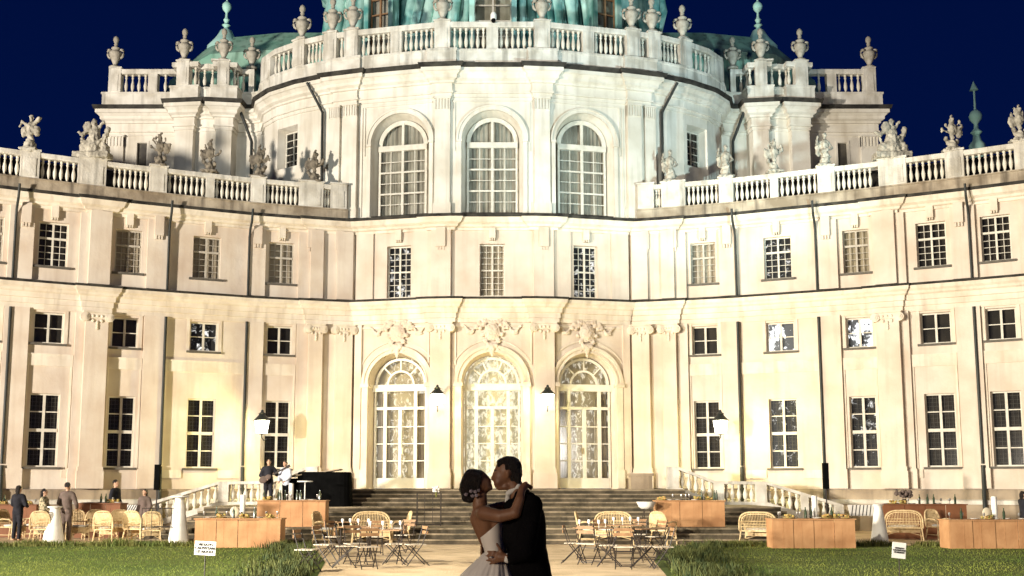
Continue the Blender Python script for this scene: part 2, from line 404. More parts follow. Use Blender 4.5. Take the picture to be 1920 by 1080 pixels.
def window(T, u0, u1, z0, z1, style, inner='room', rec=.24, sill=True, label=None):
    f = MB(T); a, b = -rec, -rec+.07; w_ = .055
    f.box(u0, u0+w_, a, b, z0, z1); f.box(u1-w_, u1, a, b, z0, z1); f.box(u0+w_, u1-w_, a, b, z0, z0+w_); f.box(u0+w_, u1-w_, a, b, z1-w_, z1)
    um = (u0+u1)/2; U0, U1, A, B = u0+w_, u1-w_, z0+w_, z1-w_
    if style == 'low':
        zm = (z0+z1)/2
        f.box(um-.045, um+.045, a, b+.01, A, B); f.box(U0, U1, a+.004, b+.03, zm-.06, zm+.06)
        for q0, q1 in ((A, zm-.07), (zm+.07, B)):
            for x0, x1 in ((U0, um-.055), (um+.055, U1)): bars(f, x0, x1, q0, q1, 1, 2, .04, a+.01, b-.01)
    elif style == 'mezz':
        f.box(um-.04, um+.04, a, b+.01, A, B)
        for x0, x1 in ((U0, um-.04), (um+.04, U1)): bars(f, x0, x1, A, B, 1, 2, .035, a+.01, b-.01)
    elif style == 'up':
        zm = z0+(z1-z0)*.64
        f.box(um-.035, um+.035, a, b+.01, A, B); f.box(U0, U1, a+.004, b+.02, zm-.04, zm+.04)
        for q0, q1, rws in ((A, zm-.04, 4), (zm+.04, B, 2)):
            for x0, x1 in ((U0, um-.035), (um+.035, U1)): bars(f, x0, x1, q0, q1, 2, rws, .019, a+.01, b-.01)
    elif style == 'tall':
        zm = z0+(z1-z0)*.5
        f.box(um-.035, um+.035, a, b+.01, A, B); f.box(U0, U1, a+.004, b+.02, zm-.03, zm+.03)
        for q0, q1 in ((A, zm-.03), (zm+.03, B)):
            for x0, x1 in ((U0, um-.035), (um+.035, U1)): bars(f, x0, x1, q0, q1, 2, 4, .022, a+.01, b-.01)
    elif style == 'drum':
        f.box(um-.02, um+.02, a, b, A, B); bars(f, U0, U1, A, B, 1, 5, .03, a+.01, b-.01)
    wn = f.build('window', 'barpaint' if style == 'up' and inner.startswith('curtain') else 'paint', P, True)
    if label: wn['label'] = label
    g = MB(T).add([(U0, a+.02, A), (U1, a+.02, A), (U1, a+.02, B), (U0, a+.02, B)], [(0, 1, 2, 3)]).build('pane', 'glass', wn, True)
    q = MB(T).add([(u0-.02, a-.10, z0-.02), (u1+.02, a-.10, z0-.02), (u1+.02, a-.10, z1+.02), (u0-.02, a-.10, z1+.02)], [(0, 1, 2, 3)])
    q.build('curtain' if 'curtain' in inner else 'interior', inner, wn, True)  # speck and bright backings carry painted reflections
    if style == 'low' and inner in ('room', 'speck'):
        gr = MB(T); k = max(4, int((u1-u0)/.13))
        for i in range(1, k): u = u0+(u1-u0)*i/k; gr.box(u-.008, u+.008, a-.07, a-.055, z0, z1)
        for i in range(1, 18): z = z0+(z1-z0)*i/18; gr.box(u0, u1, a-.055, a-.045, z-.007, z+.007)
        gr.build('grille', 'grille', wn, True)
    if sill: MB(T).box(u0-.13, u1+.13, a-.02, .10, z0-.085, z0-.003).build('sill', 'sill', wn, True)
    return wn
def capital_ionic(T, u0, u1, z, n, par):
    m = MB(T); w_ = u1-u0; uc = (u0+u1)/2
    m.box(u0-.10, u1+.10, .0, n+.10, z-.07, z)
    m.box(u0-.02, u1+.02, .0, n+.06, z-.30, z-.075)
    for s in (-1, 1):
        c = uc+s*(w_/2+.03)
        K = 14
        for rad, nn in ((.17, n+.09), (.11, n+.12), (.05, n+.15)):
            vs = [(c+rad*math.cos(2*math.pi*i/K), -.01 if rad > .15 else n, z-.24+rad*math.sin(2*math.pi*i/K)) for i in range(K)]
            vs += [(a, nn, b) for a, _, b in vs]
            m.add(vs, [tuple(range(K, 2*K))]+[(i, (i+1) % K, K+(i+1) % K, K+i) for i in range(K)])
    for i in range(5): m.ball((u0+w_*(i+.5)/5, n+.06, z-.20), (.05, .05, .06), 6, 4)
    for i, (du, dz) in enumerate(((-.16, -.38), (0, -.44), (.16, -.38), (0, -.56), (0, -.66))): m.ball((uc+du, n+.03, z+dz), (.055, .035, .07), 6, 4)
    return m.build('capital', 'trim', par, True)
def arc_band(mb, uc, zs, r0, r1, n0, n1, K=20, a0=0, a1=180):
    vs = []
    for i in range(K+1):
        t = R(a0+(a1-a0)*i/K); c, s = -math.cos(t), math.sin(t)
        vs += [(uc+r0*c, n0, zs+r0*s), (uc+r0*c, n1, zs+r0*s), (uc+r1*c, n1, zs+r1*s), (uc+r1*c, n0, zs+r1*s)]
    fs = []
    for i in range(K):
        b = i*4
        for j in range(4): fs.append((b+j, b+(j+1) % 4, b+4+(j+1) % 4, b+4+j))
    fs += [(0, 1, 2, 3), (K*4+3, K*4+2, K*4+1, K*4)]
    mb.add(vs, fs)
INN = {-1: {  # left wing, columns outermost first: (low, mezz, up)
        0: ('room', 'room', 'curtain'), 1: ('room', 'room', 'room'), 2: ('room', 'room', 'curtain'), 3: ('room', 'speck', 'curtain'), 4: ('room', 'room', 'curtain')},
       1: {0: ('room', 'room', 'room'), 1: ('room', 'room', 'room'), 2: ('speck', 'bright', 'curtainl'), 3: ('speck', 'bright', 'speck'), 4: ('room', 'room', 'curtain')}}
WCOL = [(-69, -11, 1), (55, 113, 2), (203, 254, 3), (352, 405, 4), (497, 545, 5)]
STR = [  # raised flat strips of the wall between the recessed panels (picture columns at row 750) and facet
    (-170, -90, 1), (-2, 12, 1), (12, 46, 2), (134, 197, 2), (264, 305, 3), (458, 490, 5), (553, 601, 5), (601, 660, 6)]
PILW = [(151, 194, 2), (574, 600, 5), (625, 657, 6)]
LOWZ, MEZ, UPZ = (2.40, 5.14), (7.04, 8.22), (10.0, 11.72)
jogsL = None
for side in (-1, 1):
    mx = side == 1
    path = Path(WING, mx)
    wl = MB(); st = MB(); tr = MB(); ri = MB()
    for i in range(len(WING)-1):
        T = path.fr(i); holes = []
        for k, (a, b, fi) in enumerate(WCOL):
            if fi != i: continue
            u0, u1 = T.u(R7(a)), T.u(R7(b))
            for zz in (LOWZ, MEZ, UPZ): holes.append((u0, u1, zz[0], zz[1]))
        w1 = MB(T); wall_faces(w1, 0, T.L, Z0, 12.35, holes); b0 = len(wl.v); wl.v += w1.v; wl.f += [tuple(b0+j for j in f) for f in w1.f]
        def addto(dst, src): b0 = len(dst.v); dst.v += src.v; dst.f += [tuple(b0+j for j in f) for f in src.f]
        for k, (a, b, fi) in enumerate(WCOL):
            if fi != i: continue
            u0, u1 = T.u(R7(a)), T.u(R7(b)); inn = INN[side][k]
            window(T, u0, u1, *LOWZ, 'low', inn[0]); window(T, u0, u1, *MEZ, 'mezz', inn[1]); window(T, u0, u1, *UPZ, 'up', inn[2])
            fr_ = MB(T)                       # flat surround of the mezzanine window, keystones
            uc = (u0+u1)/2; kz = MB(T)
            kz.box(uc-.13, uc+.13, -.02, .16, 11.88, 12.34, 0)
            for q in (-.09, 0, .09): kz.box(uc+q-.025, uc+q+.025, -.02, .13, 11.79, 11.878)
            for x0, x1, y0, y1 in ((u0-.14, u0-.02, 6.95, 8.3), (u1+.02, u1+.14, 6.95, 8.3)): fr_.box(x0, x1, -.02, .035, y0, y1)
            kz.build('keystone', 'trim', P, True); fr_.build('window_surround', 'trim', P, True)
        ss = [(T.u(R7(a)), T.u(R7(b))) for a, b, fi in STR if fi == i]
        sb = MB(T)
        for k, (a, b) in enumerate(ss):
            e0 = 0.002 if a > .01 else -.0; sb.box(a, b, -.02, .15, 2.0, 8.34); sb.box(a, b, -.02, .15, 9.42, 12.2)
            sb.box(a-.04, b+.04 if b < T.L-.05 else b, -.02, .19, Z0+.02, 2.34)
            if b-a > .5:
                uc = (a+b)/2; sb.box(uc-.17, uc+.17, -.02, .27, 11.55, 12.33)
                for q in (-.11, 0, .11): sb.box(uc+q-.035, uc+q+.035, -.02, .23, 11.40, 11.548)
        addto(st, sb)
        # bands across the recessed panels
        edges = [0]+[x for s_ in sorted(ss) for x in s_]+[T.L]; bd = MB(T)
        for a, b in zip(edges[::2], edges[1::2]):
            if b-a < .25: continue
            bd.box(a+.02, b-.02, -.02, .055, 6.18, 6.60); bd.box(a+.02, b-.02, -.02, .075, 6.60, 6.645); bd.box(a+.02, b-.02, -.02, .07, 8.30, 8.345)
            for x in (a+.03, b-.09): bd.box(x, x+.06, -.02, .045, 2.36, 6.178)
            hl = [h for h in holes if h[2] == LOWZ[0] and h[0] > a and h[1] < b]
            for h in hl:
                for x0, x1 in ((a+.02, h[0]-.16), (h[1]+.16, b-.02)):
                    if x1-x0 > .1: bd.box(x0, x1, -.02, .05, 2.0, 2.32)
        addto(tr, bd)
        for a, b, fi in PILW:
            if fi != i: continue
            a, b = T.u(R7(a)), T.u(R7(b)); pb = MB(T)
            pb.box(a, b, .14, .36, 2.42, 8.34); pb.box(a-.07, b+.07, .14, .44, Z0+.02, 2.25); pb.box(a-.04, b+.04, .14, .40, 2.25, 2.42, .0)
            pl = pb.build('pilaster', 'stucco', P, True); capital_ionic(T, a, b, 8.345, .36, pl)
            pb = MB(T); pb.box(a+.02, b-.02, .14, .30, 9.42, 12.3); pb.build('pilaster', 'stucco', P, True)
    wl.build('wall', 'stucco', P, True); st.build('wall_strip', 'stucco', P, True); tr.build('moulding', 'trim', P, True)
    bs = MB(); bs.sweep(path.p, [(-.2, -.1), (.20, -.1), (.20, 1.0), (.16, 1.05), (.16, 1.5), (.12, 1.575), (-.2, 1.575)], mx); bs.build('plinth', 'base', P, True)
    bs = MB(); bs.sweep(path.p, [(.155, 1.02), (.225, 1.02), (.225, 1.16), (.155, 1.2)], mx); bs.build('plinth_band', 'stone', P, True)
    # downpipes
    for px in (9, 304, 457):
        t = path.by_r(R7(px))
        m = MB(); m.tube([path.w(t, .72, 12.9), path.w(t, .66, 12.62), path.w(t, .60, 12.4), path.w(t, .3, 12.1), path.w(t, .2, 11.8), path.w(t, .19, 9.4)], .05, 8)
        m.build('downpipe', 'pipe', P, True, True)
        m = MB(); m.tube([path.w(t, .17, 8.32), path.w(t, .17, 2.5)], .058, 8); m.tube([path.w(t, .17, 2.45), path.w(t, .22, 1.6), path.w(t, .29, 1.5), path.w(t, .29, 0)], .08, 8)
        m.build('downpipe', 'pipe', P, True, True)
    # flat roof behind the balustrade, with an added dark slope to darken baluster gaps
    m = MB(); q = [(p.x*(1), p.y) for p in path.p]
    vs = [(side*-1*x if False else (-x if mx else x), y+.1, 12.7) for x, y in q]+[((-x if mx else x), 62, 12.7) for x, y in q]
    k = len(q); m.add(vs, [(i, i+1, k+i+1, k+i) for i in range(k-1)]); m.sweep(path.p, [(-.35, 12.8), (-1.5, 14.45), (-2.6, 12.8)], mx); m.build('roof', 'lead', P, True)
# ---- the long cornices over wings and centre
full = Path(WING+CEN+[(-x, y) for x, y in CEN[::-1]]+[(-x, y) for x, y in WING[::-1]])
def tr7(px, p=full): return p.by_r(R7(px))
jg = []
wp = Path(WING)
for a, b, fi in PILW:
    A, B = wp.by_r(R7(a))-.05, wp.by_r(R7(b))+.05
    jg.append((A, B))
jg[1] = (jg[1][0], min(jg[2][1], wp.S[-1]-.1)); jg = jg[:2]
s2 = wp.S[-1]+(Vector(CEN[0])-Vector(WING[-1])).length+(Vector(CEN[1])-Vector(CEN[0])).length
Ltot = full.S[-1]
jg.append((s2-.10, s2+(Vector(CEN[2])-Vector(CEN[1])).length+.10))
jg += [(Ltot-b, Ltot-a) for a, b in jg[::-1]]
pj = full.jog(jg, .12)
MB().sweep(pj, [(-.1, 8.345), (.09, 8.345), (.09, 8.50), (.13, 8.52), (.13, 8.72), (.18, 8.74), (.20, 8.92), (.27, 8.98), (.29, 9.06), (.36, 9.14), (.38, 9.27), (-.1, 9.27)]).build('cornice', 'trim', P, True)
MB().sweep(pj, [(-.1, 9.272), (.41, 9.272), (.41, 9.36), (-.1, 9.43)]).build('cornice_flashing', 'lead', P, True)
MB().sweep(pj, [(-.1, 12.20), (.07, 12.20), (.07, 12.30), (.16, 12.34), (.20, 12.42), (.32, 12.50), (.35, 12.58), (.40, 12.70), (-.1, 12.70)]).build('cornice', 'trim', P, True)
MB().sweep(pj, [(-.1, 12.702), (.44, 12.702), (.44, 12.82), (-.1, 12.87)]).build('cornice_flashing', 'lead', P, True)
# ---- centre block: ground floor with three glazed doors, mezzanine
def dlab(k): return ['left glazed door under an arch, curtains inside', 'middle glazed door under an arch, brightly lit from inside', 'right glazed door under an arch, curtains inside'][k]
def addto(dst, src): b0 = len(dst.v); dst.v += src.v; dst.f += [tuple(b0+j for j in f) for f in src.f]
facets = [(Fr(CEN[0], CEN[1]), 745, 0), (Fr(CEN[2], (1.70, 45.02)), 923, 1), (Fr(CEN[0], CEN[1], True), 745, 2)]
DRO, DSP, DTOP = 1.24, 5.86, 7.12
def door(T, uc, k):
    r = 1.13; n0, n1 = -.50, -.42; m = MB(T); zt = DSP-.06; zb = Z0+.02
    m.box(uc-r, uc-r+.08, n0, n1, zb, zt); m.box(uc+r-.08, uc+r, n0, n1, zb, zt)
    m.box(uc-r+.08, uc+r-.08, n0, n1+.02, zb, zb+.42)                   # kick panel
    m.box(uc-r-.05, uc+r+.05, n0, n1+.10, zt-.22, zt+.06); m.box(uc-r+.08, uc+r-.08, n0, n1+.03, zt-.98, zt-.86)
    for x in (-r*.58, r*.58): m.box(uc+x-.07, uc+x+.07, n0, n1+.02, zb+.42, zt-.22)
    m.box(uc-.07, uc+.07, n0, n1+.03, zb+.42, zt-.98)
    h = (zt-.98-zb-.42)/4
    for j in range(1, 4): m.box(uc-r+.08, uc+r-.08, n0+.01, n1-.01, zb+.42+h*j-.022, zb+.42+h*j+.022)
    rf = 1.10
    arc_band(m, uc, DSP, rf-.10, rf, n0, n1, 20); arc_band(m, uc, DSP, .52, .60, n0, n1, 16)
    for a in (45, 90, 135) if k != 1 else (38, 66, 114, 142):
        c, s = -math.cos(R(a)), math.sin(R(a)); px, pz = s*.03, -c*.03
        m.add([(uc+.6*c+px, n1, DSP+.6*s+pz), (uc+.6*c-px, n1, DSP+.6*s-pz), (uc+1.0*c-px, n1, DSP+1.0*s-pz), (uc+1.0*c+px, n1, DSP+1.0*s+pz)], [(0, 1, 2, 3)])
    d = m.build('door', 'doorpaint', P, True); d['label'] = dlab(k)
    def face(n_, rad, zl): return MB(T).add([(uc-rad, n_, zl), (uc+rad, n_, zl)]+[(uc+rad*math.cos(math.pi*i/20), n_, DSP+rad*math.sin(math.pi*i/20)) for i in range(21)], [tuple(range(23))])
    face(n0+.03, 1.12, zb+.3).build('pane', 'glass', d, True)
    face(n0-.25, 1.2, zb+.1).build('interior', ['doorroom', 'warmroom', 'doorroom'][k], d, True)
    cu = MB(T)
    if k != 1:                                                           # hanging curtains, real folds
        for s in (-1, 1):
            K = 26; vs = []
            for i in range(K+1):
                u = uc+s*(.50+.55*i/K); nn = n0-.12+.03*math.sin(i*1.9)
                vs += [(u, nn, zb+.35), (u, nn, zt-.3)]
            cu.add(vs, [(2*i, 2*i+2, 2*i+3, 2*i+1) for i in range(K)])
        cu.build('curtain', 'curtainl', d, True)
    hd = MB(T); hd.box(uc+.10, uc+.13, n1+.03, n1+.09, 3.0, 3.25); hd.build('handle', 'metal', d, True)
def cartouche(T, uc, z):
    m = MB(lambda u, n_, z_: T(uc+(u-uc)*.86, .03+(n_-.03)*.62, z+(z_-z)*.86)); m.fl = T.mx; n = .12
    m.ball((uc, n, z), (.40, .13, .46), 14, 10); m.ball((uc, n+.09, z+.02), (.27, .10, .33), 14, 10)
    for s in (-1, 1):
        for a, b, c in ((.42, .36, .13), (.55, .18, .10), (.46, -.12, .12), (.30, -.42, .14), (.62, .42, .13), (.72, .20, .09), (.30, .48, .10)): m.ball((uc+s*a, n, z+b), (c, .10, c), 8, 6)
        for i in range(9):                                                # garlands
            t = i/8; m.ball((uc+s*(.75+.62*t), n-.03, z+.34-.30*math.sin(math.pi*min(1, t*1.1))-.05*t), (.085, .07, .075), 7, 5)
        m.ball((uc+s*1.05, n-.05, z-.02), (.24, .05, .12), 8, 6)
    for i in range(7): m.ball((uc+(i-3)*.14, n, z+.53+.05*math.cos(i)), (.08, .08, .09), 7, 5)
    m.caps((uc-.16, n+.05, z-.66), (uc+.16, n+.05, z-.66), .14); m.caps((uc, n+.05, z-.7), (uc, n+.03, z-1.12), .17, .08)
    for s in (-1, 1): m.ball((uc+s*.30, n, z-.78), (.11, .08, .17), 8, 6)
    o = remesh(m, 'cartouche', 'stucco', .03, P, 1, .03, 16, world=True); return o
cw = MB(); cm = MB()
for T, px, k in facets:
    uc = T.u(R7(px)) if k != 1 else T.L/2
    mz = .52
    up = (uc-mz, uc+mz)
    holes = [(uc-DRO, uc+DRO, Z0, DTOP, 1, .55, .08), (up[0], up[1], 9.45, 11.64)]
    w1 = MB(T); wall_faces(w1, 0, T.L, Z0, 12.35, holes); addto(cw, w1)
    door(T, uc, k); cartouche(T, uc, 7.95)
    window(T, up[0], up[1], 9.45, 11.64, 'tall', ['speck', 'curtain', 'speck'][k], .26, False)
    m = MB(T)
    arc_band(m, uc, DSP, 1.26, 1.42, -.02, .10, 24); arc_band(m, uc, DSP, 1.42, 1.54, -.02, .15, 24); arc_band(m, uc, DSP, 1.26, 1.32, .10, .13, 24)
    for s in (-1, 1):
        a, b = sorted((uc+s*1.26, uc+s*1.52))
        m.box(a, b, -.02, .10, 2.36, DSP-.14); m.box(a-.05, b+.05, -.02, .19, DSP-.14, DSP+.02); m.box(a-.02, b+.02, -.02, .16, Z0+.02, 2.36)
        a2, b2 = sorted((uc+s*1.15, uc+s*1.255)); m.box(a2, b2, -.35, .05, DSP-.13, DSP-.01)
    # spandrel panel mouldings
    e0, e1 = max(.16, uc-1.62), min(T.L-.06, uc+1.62)
    m.box(e0, e1, -.02, .05, 8.16, 8.24); m.box(e0, e0+.06, -.02, .05, 6.6, 8.155); m.box(e1-.06, e1, -.02, .05, 6.6, 8.155)
    arc_band(m, uc, DSP, 1.74, 1.79, -.02, .04, 18, 28, 152)
    kz = MB(T); kz.box(uc-.13, uc+.13, -.02, .16, 11.86, 12.30)
    for q in (-.09, 0, .09): kz.box(uc+q-.025, uc+q+.025, -.02, .13, 11.77, 11.858)
    m.build('arch_moulding', 'trim', P, True); kz.build('keystone', 'trim', P, True)
    MB(T).box(0, T.L, -.2, .09, -.1, 1.575).build('plinth', 'base', P, True)
for mx in (False, True):
    T = Fr(CEN[1], CEN[2], mx); w1 = MB(T); wall_faces(w1, 0, T.L, Z0, 12.35, []); addto(cw, w1)
    MB(T).box(0, T.L, -.2, .092, -.1, 1.57).build('plinth', 'base', P, True)
    a, b = .0, T.L
    pb = MB(T); pb.box(a, b, -.02, .22, 2.40, 8.34); pb.box(a-.06, b+.06, -.02, .33, Z0+.02, 2.22); pb.box(a-.03, b+.03, -.02, .27, 2.22, 2.40)
    pl = pb.build('pilaster', 'stucco', P, True); capital_ionic(T, a, b, 8.345, .22, pl)
    pb = MB(T); pb.box(a, b, -.02, .18, 9.42, 12.2)
    uc = T.L/2; pb.box(uc-.20, uc+.20, -.02, .27, 11.5, 12.3)
    for q in (-.12, 0, .12): pb.box(uc+q-.035, uc+q+.035, -.02, .22, 11.36, 11.498)
    pb.build('pilaster', 'stucco', P, True)
    T = Fr(WING[-1], CEN[0], mx); w1 = MB(T); wall_faces(w1, 0, T.L, Z0, 19.2, []); addto(cw, w1)
    T = Fr(CEN[0], CEN[1], mx)
    m = MB(T); m.box(.0, .30, -.02, .10, 2.0, 8.34); m.box(.0, .75, -.02, .09, 9.42, 12.2); m.box(T.L-.75, T.L, -.02, .07, 9.42, 12.2)
    m.build('wall_strip', 'stucco', P, True)
cw.build('wall', 'stucco', P, True); 0
# ---- upper storey of the centre, drum, side pavilions
def ell(t, a=10.7, b=5.2, cy=50.2): return (-a*math.cos(R(t)), cy-b*math.sin(R(t)))
UPC = [(-7.2, 46.35), (-5.72, 45.87), (-2.52, 45.11), (-1.70, 45.03)]
DR = [ell(2), ell(14), ell(26), ell(38.5)]
PAV = [(-18.0, 60.0), (-18.0, 50.2), (-14.65, 50.2), (-14.6, 49.35), (-13.75, 49.25), (-13.72, 49.66), (-13.2, 49.52), (-12.75, 49.62), (-12.7, 49.25), (-12.0, 49.35), (-11.95, 50.2), (-11.1, 50.2)]
half = PAV+DR+UPC
upper = Path(half+[(-x, y) for x, y in half[::-1]])
uw = MB(); um_ = MB()
URO, USP, UTOP, UB = 1.24, 16.09, 17.35, 12.95
def bigwindow(T, uc, k):
    r = 1.07; n0, n1 = -.44, -.37; m = MB(T); z0 = 12.98
    m.box(uc-r, uc-r+.09, n0, n1, z0, USP-.1); m.box(uc+r-.09, uc+r, n0, n1, z0, USP-.1)
    m.box(uc-r, uc+r, n0, n1+.07, USP-.24, USP-.0); m.box(uc-r+.09, uc+r-.09, n0, n1, z0, z0+.08)
    m.box(uc-.055, uc+.055, n0, n1+.02, z0+.08, USP+1.0)
    arc_band(m, uc, USP, .92, 1.10, n0, n1, 22)
    H = USP-.24-z0-.08
    for j in range(1, 3): m.box(uc-r+.09, uc+r-.09, n0+.005, n1+.015, z0+.08+H*j/3-.035, z0+.08+H*j/3+.035)
    for j in (1, 3, 5): m.box(uc-r+.09, uc+r-.09, n0+.01, n1-.01, z0+.08+H*j/6-.016, z0+.08+H*j/6+.016)
    for s in (-1, 1): m.box(uc+s*.53-.016, uc+s*.53+.016, n0+.011, n1-.011, z0+.08, USP-.24)
    d = m.build('window', 'paint', P, True); d['label'] = ['left tall arched window of the upper storey', 'middle tall arched window of the upper storey', 'right tall arched window of the upper storey'][k]
    def face(n_, rad, zl): return MB(T).add([(uc-rad, n_, zl), (uc+rad, n_, zl)]+[(uc+rad*math.cos(math.pi*i/20), n_, USP+rad*math.sin(math.pi*i/20)) for i in range(21)], [tuple(range(23))])
    face(n0+.02, 1.06, z0).build('pane', 'glassb', d, True)
    K = 60; vs = []
    for i in range(K+1):
        u = uc-1.2+2.4*i/K; vs += [(u, n0-.16+.03*math.sin(i*1.3+k), z0-.05), (u, n0-.16+.03*math.sin(i*1.3+k), USP+1.15)]
    MB(T).add(vs, [(2*i, 2*i+2, 2*i+3, 2*i+1) for i in range(K)]).build('curtain', 'curtain', d, True)
    MB(T).box(uc-1.25, uc+1.25, n0-.05, .02, 12.86, 12.975).build('sill', 'lead', d, True)
for i in range(len(upper.p)-1):
    T = upper.fr(i); holes = []
    a, b = upper.p[i], upper.p[i+1]
    xm = (a.x+b.x)/2; mid = abs(xm) < .01 or (2.6 < abs(xm) < 5.2 and a.y < 46)
    if mid:
        px = 745 if xm < -1 else (2*XC-745 if xm > 1 else 923); k = 0 if xm < -1 else (2 if xm > 1 else 1)
        uc = T.L/2 if k == 1 else T.u(R7(px))
        holes = [(uc-URO-.04, uc+URO+.04, UB, UTOP+.06, 1, .47, .16)]
        bigwindow(T, uc, k)
        m = MB(T); arc_band(m, uc, USP, 1.29, 1.44, -.02, .09, 24); arc_band(m, uc, USP, 1.44, 1.50, -.02, .13, 24)
        for s in (-1, 1):
            x0, x1 = sorted((uc+s*1.30, uc+s*1.46)); m.box(x0, x1, -.02, .07, 12.95, USP-.1); m.box(x0-.03, x1+.03, -.02, .14, USP-.1, USP-.002)
        m.box(uc-1.66, uc+1.66 if k == 1 else min(T.L, uc+1.6), -.02, .05, 17.74, 17.80)
        for s in (-1, 1):
            for q in (1.58, 1.70):
                u = uc+s*q
                if .05 < u < T.L-.05: m.box(u-.02, u+.02, -.02, .05, 12.95 if q > 1.6 else 15.6, 17.738)
        m.build('arch_moulding', 'uppertrim', P, True)
    if 8.3 < abs(xm) < 9.8 and a.y < 49:
        tl = -1 if xm < 0 else 1
        r0, r1 = -.2015, -.1815
        us = sorted((T.u(r0*(1 if xm < 0 else -1)), T.u(r1*(1 if xm < 0 else -1))))
        zt, zb = at(545, 238, 47.5).z, at(545, 312, 47.3).z
        holes = [(max(.05, us[0]), min(T.L-.05, us[1]), zb, zt, 0, .45, .12)]
        h = holes[0]; window(lambda u, n, z, T=T: T(u, n-.18, z), h[0]+.14, h[1]-.14, zb+.02, zt-.14, 'drum', 'room', .26, False)
    if abs(xm) > 15.5 and abs(a.y-b.y) < .1:
        u0, u1 = sorted((T.u((-.3305 if xm < 0 else .3305)), T.u((-.3215 if xm < 0 else .3215))))
        zt = at(270, 268, 50.2).z; holes = [(u0, u1, 13.2, zt, 0, .15)]
        MB(T).box(u0, u1, -.2, -.12, 13.2, zt).build('shutter', 'grille', P, True)
        m = MB(T); m.box(u0-.1, u0-.005, -.02, .03, 13.2, zt+.1); m.box(u1+.005, u1+.1, -.02, .03, 13.2, zt+.1); m.box(u0-.005, u1+.005, -.02, .03, zt+.005, zt+.1); addto(um_, m)
    w1 = MB(T); wall_faces(w1, 0, T.L, 12.6, 19.2, holes); addto(uw, w1)
    # fluted pilasters
def fluted(T, a, b, z0=12.9, n=.14):
    pb = MB(T); pb.box(a, b, -.02, n, z0, 17.35); pb.box(a-.05, b+.05, -.02, n+.06, z0, 13.35)
    pl = pb.build('pilaster', 'uppertrim', P, True)
    cp = MB(T); cp.box(a, b, -.02, n+.02, 17.35, 17.40); w_ = (b-a)
    k = 5
    for i in range(k+1):
        u = a+w_*i/k; cp.box(max(a, u-.035), min(b, u+.035), -.02, n+.05, 17.40, 17.85)
    cp.box(a, b, -.02, n-.0+.005, 17.40, 17.85); cp.box(a-.03, b+.03, -.02, n+.08, 17.85, 17.93); cp.build('capital', 'uppertrim', pl, True)
for mx in (False, True):
    T = Fr(UPC[2], UPC[3], mx); fluted(T, .12, T.L-.06)
    T = Fr(UPC[0], UPC[1], mx); fluted(T, .22, .72); fluted(T, .92, T.L+.0, n=.2)
    T = Fr(PAV[1], PAV[2], mx); fluted(T, .02, .80)
    T = Fr(PAV[3], PAV[4], mx); T = Fr(PAV[8], PAV[9], mx)
uw.build('wall', 'uppertrim', P, True); um_.build('moulding', 'uppertrim', P, True)
# entablature, parapet
js = []
def ts(path_, x, lo=True): 
    best = None
    for i in range(len(path_.p)-1):
        a, b = path_.p[i], path_.p[i+1]
        if min(a.x, b.x) <= x <= max(a.x, b.x) and abs(b.x-a.x) > 1e-6:
            t = path_.S[i]+(x-a.x)/(b.x-a.x)*(b-a).length
            if best is None or path_.pos(t).y < path_.pos(best).y: best = t
    return best
for x0, x1 in ((-2.46, -1.74), (-6.75, -5.80)): js.append((ts(upper, x0), ts(upper, x1)))
js += [(upper.S[-1]-b, upper.S[-1]-a) for a, b in js[::-1]]
uj = upper.jog(js, .12)
MB().sweep(uj, [(-.1, 17.93), (.05, 17.93), (.05, 18.08), (.12, 18.09), (.12, 18.16), (.07, 18.17), (.07, 18.50), (.16, 18.52), (.16, 18.60), (.30, 18.68), (.30, 18.80), (.42, 18.92), (.48, 18.94), (.48, 19.10), (-.1, 19.10)]).build('cornice', 'uppertrim', P, True)
MB().sweep(uj, [(-.1, 19.102), (.55, 19.102), (.60, 19.27), (-.1, 19.36)]).build('cornice_flashing', 'lead', P, True)
MB().sweep(uj, [(-.35, 19.2), (.26, 19.2), (.26, 19.86), (.30, 19.90), (.30, 19.98), (-.35, 19.98)]).build('parapet', 'stone', P, True)
# inner roof deck of drum and pavilions
fp = [(p.x, p.y) for p in upper.p[1:-1]]
m = MB(); k = len(fp); m.add([(x, y+.05, 19.3) for x, y in fp]+[(x, 64, 19.3) for x, y in fp], [(i, i+1, k+i+1, k+i) for i in range(k-1)]); m.build('roof', 'lead', P, True)
MB().sweep(fp[10:-10], [(-1.2, 19.3), (-2.2, 20.9), (-3.0, 19.3)]).build('roof', 'lead', P, True)  # low dark slope added to darken the gaps between drum balusters
# ---- balusters and balustrades
bal_prof = [(.62, 0), (.62, .07), (.36, .09), (.34, .13), (.60, .20), (.80, .32), (.84, .42), (.62, .56), (.36, .70), (.34, .76), (.56, .80), (.60, .84), (.38, .88), (.62, .93), (.62, 1.0)]
bm_ = MB().lathe([(r*.13, z) for r, z in bal_prof], n=8)
bal_me = bpy.data.meshes.new('baluster'); bal_me.from_pydata(bm_.v, [], bm_.f); bal_me.materials.append(M['baluster'])
bal_me.polygons.foreach_set('use_smooth', [True]*len(bal_me.polygons))
NB = [0]; rest = MB()
def baluster(p, z0, h, k=1.):
    if NB[0] < 100:
        o = bpy.data.objects.new('baluster', bal_me); col.objects.link(o); o.parent = P; o.location = Vector((p[0], p[1], z0))-WL[P]; o.scale = (k, k, h)
    else: rest.lathe([(r*.13*k, z*h) for r, z in bal_prof], c=(p[0], p[1], z0), n=8)
    NB[0] += 1
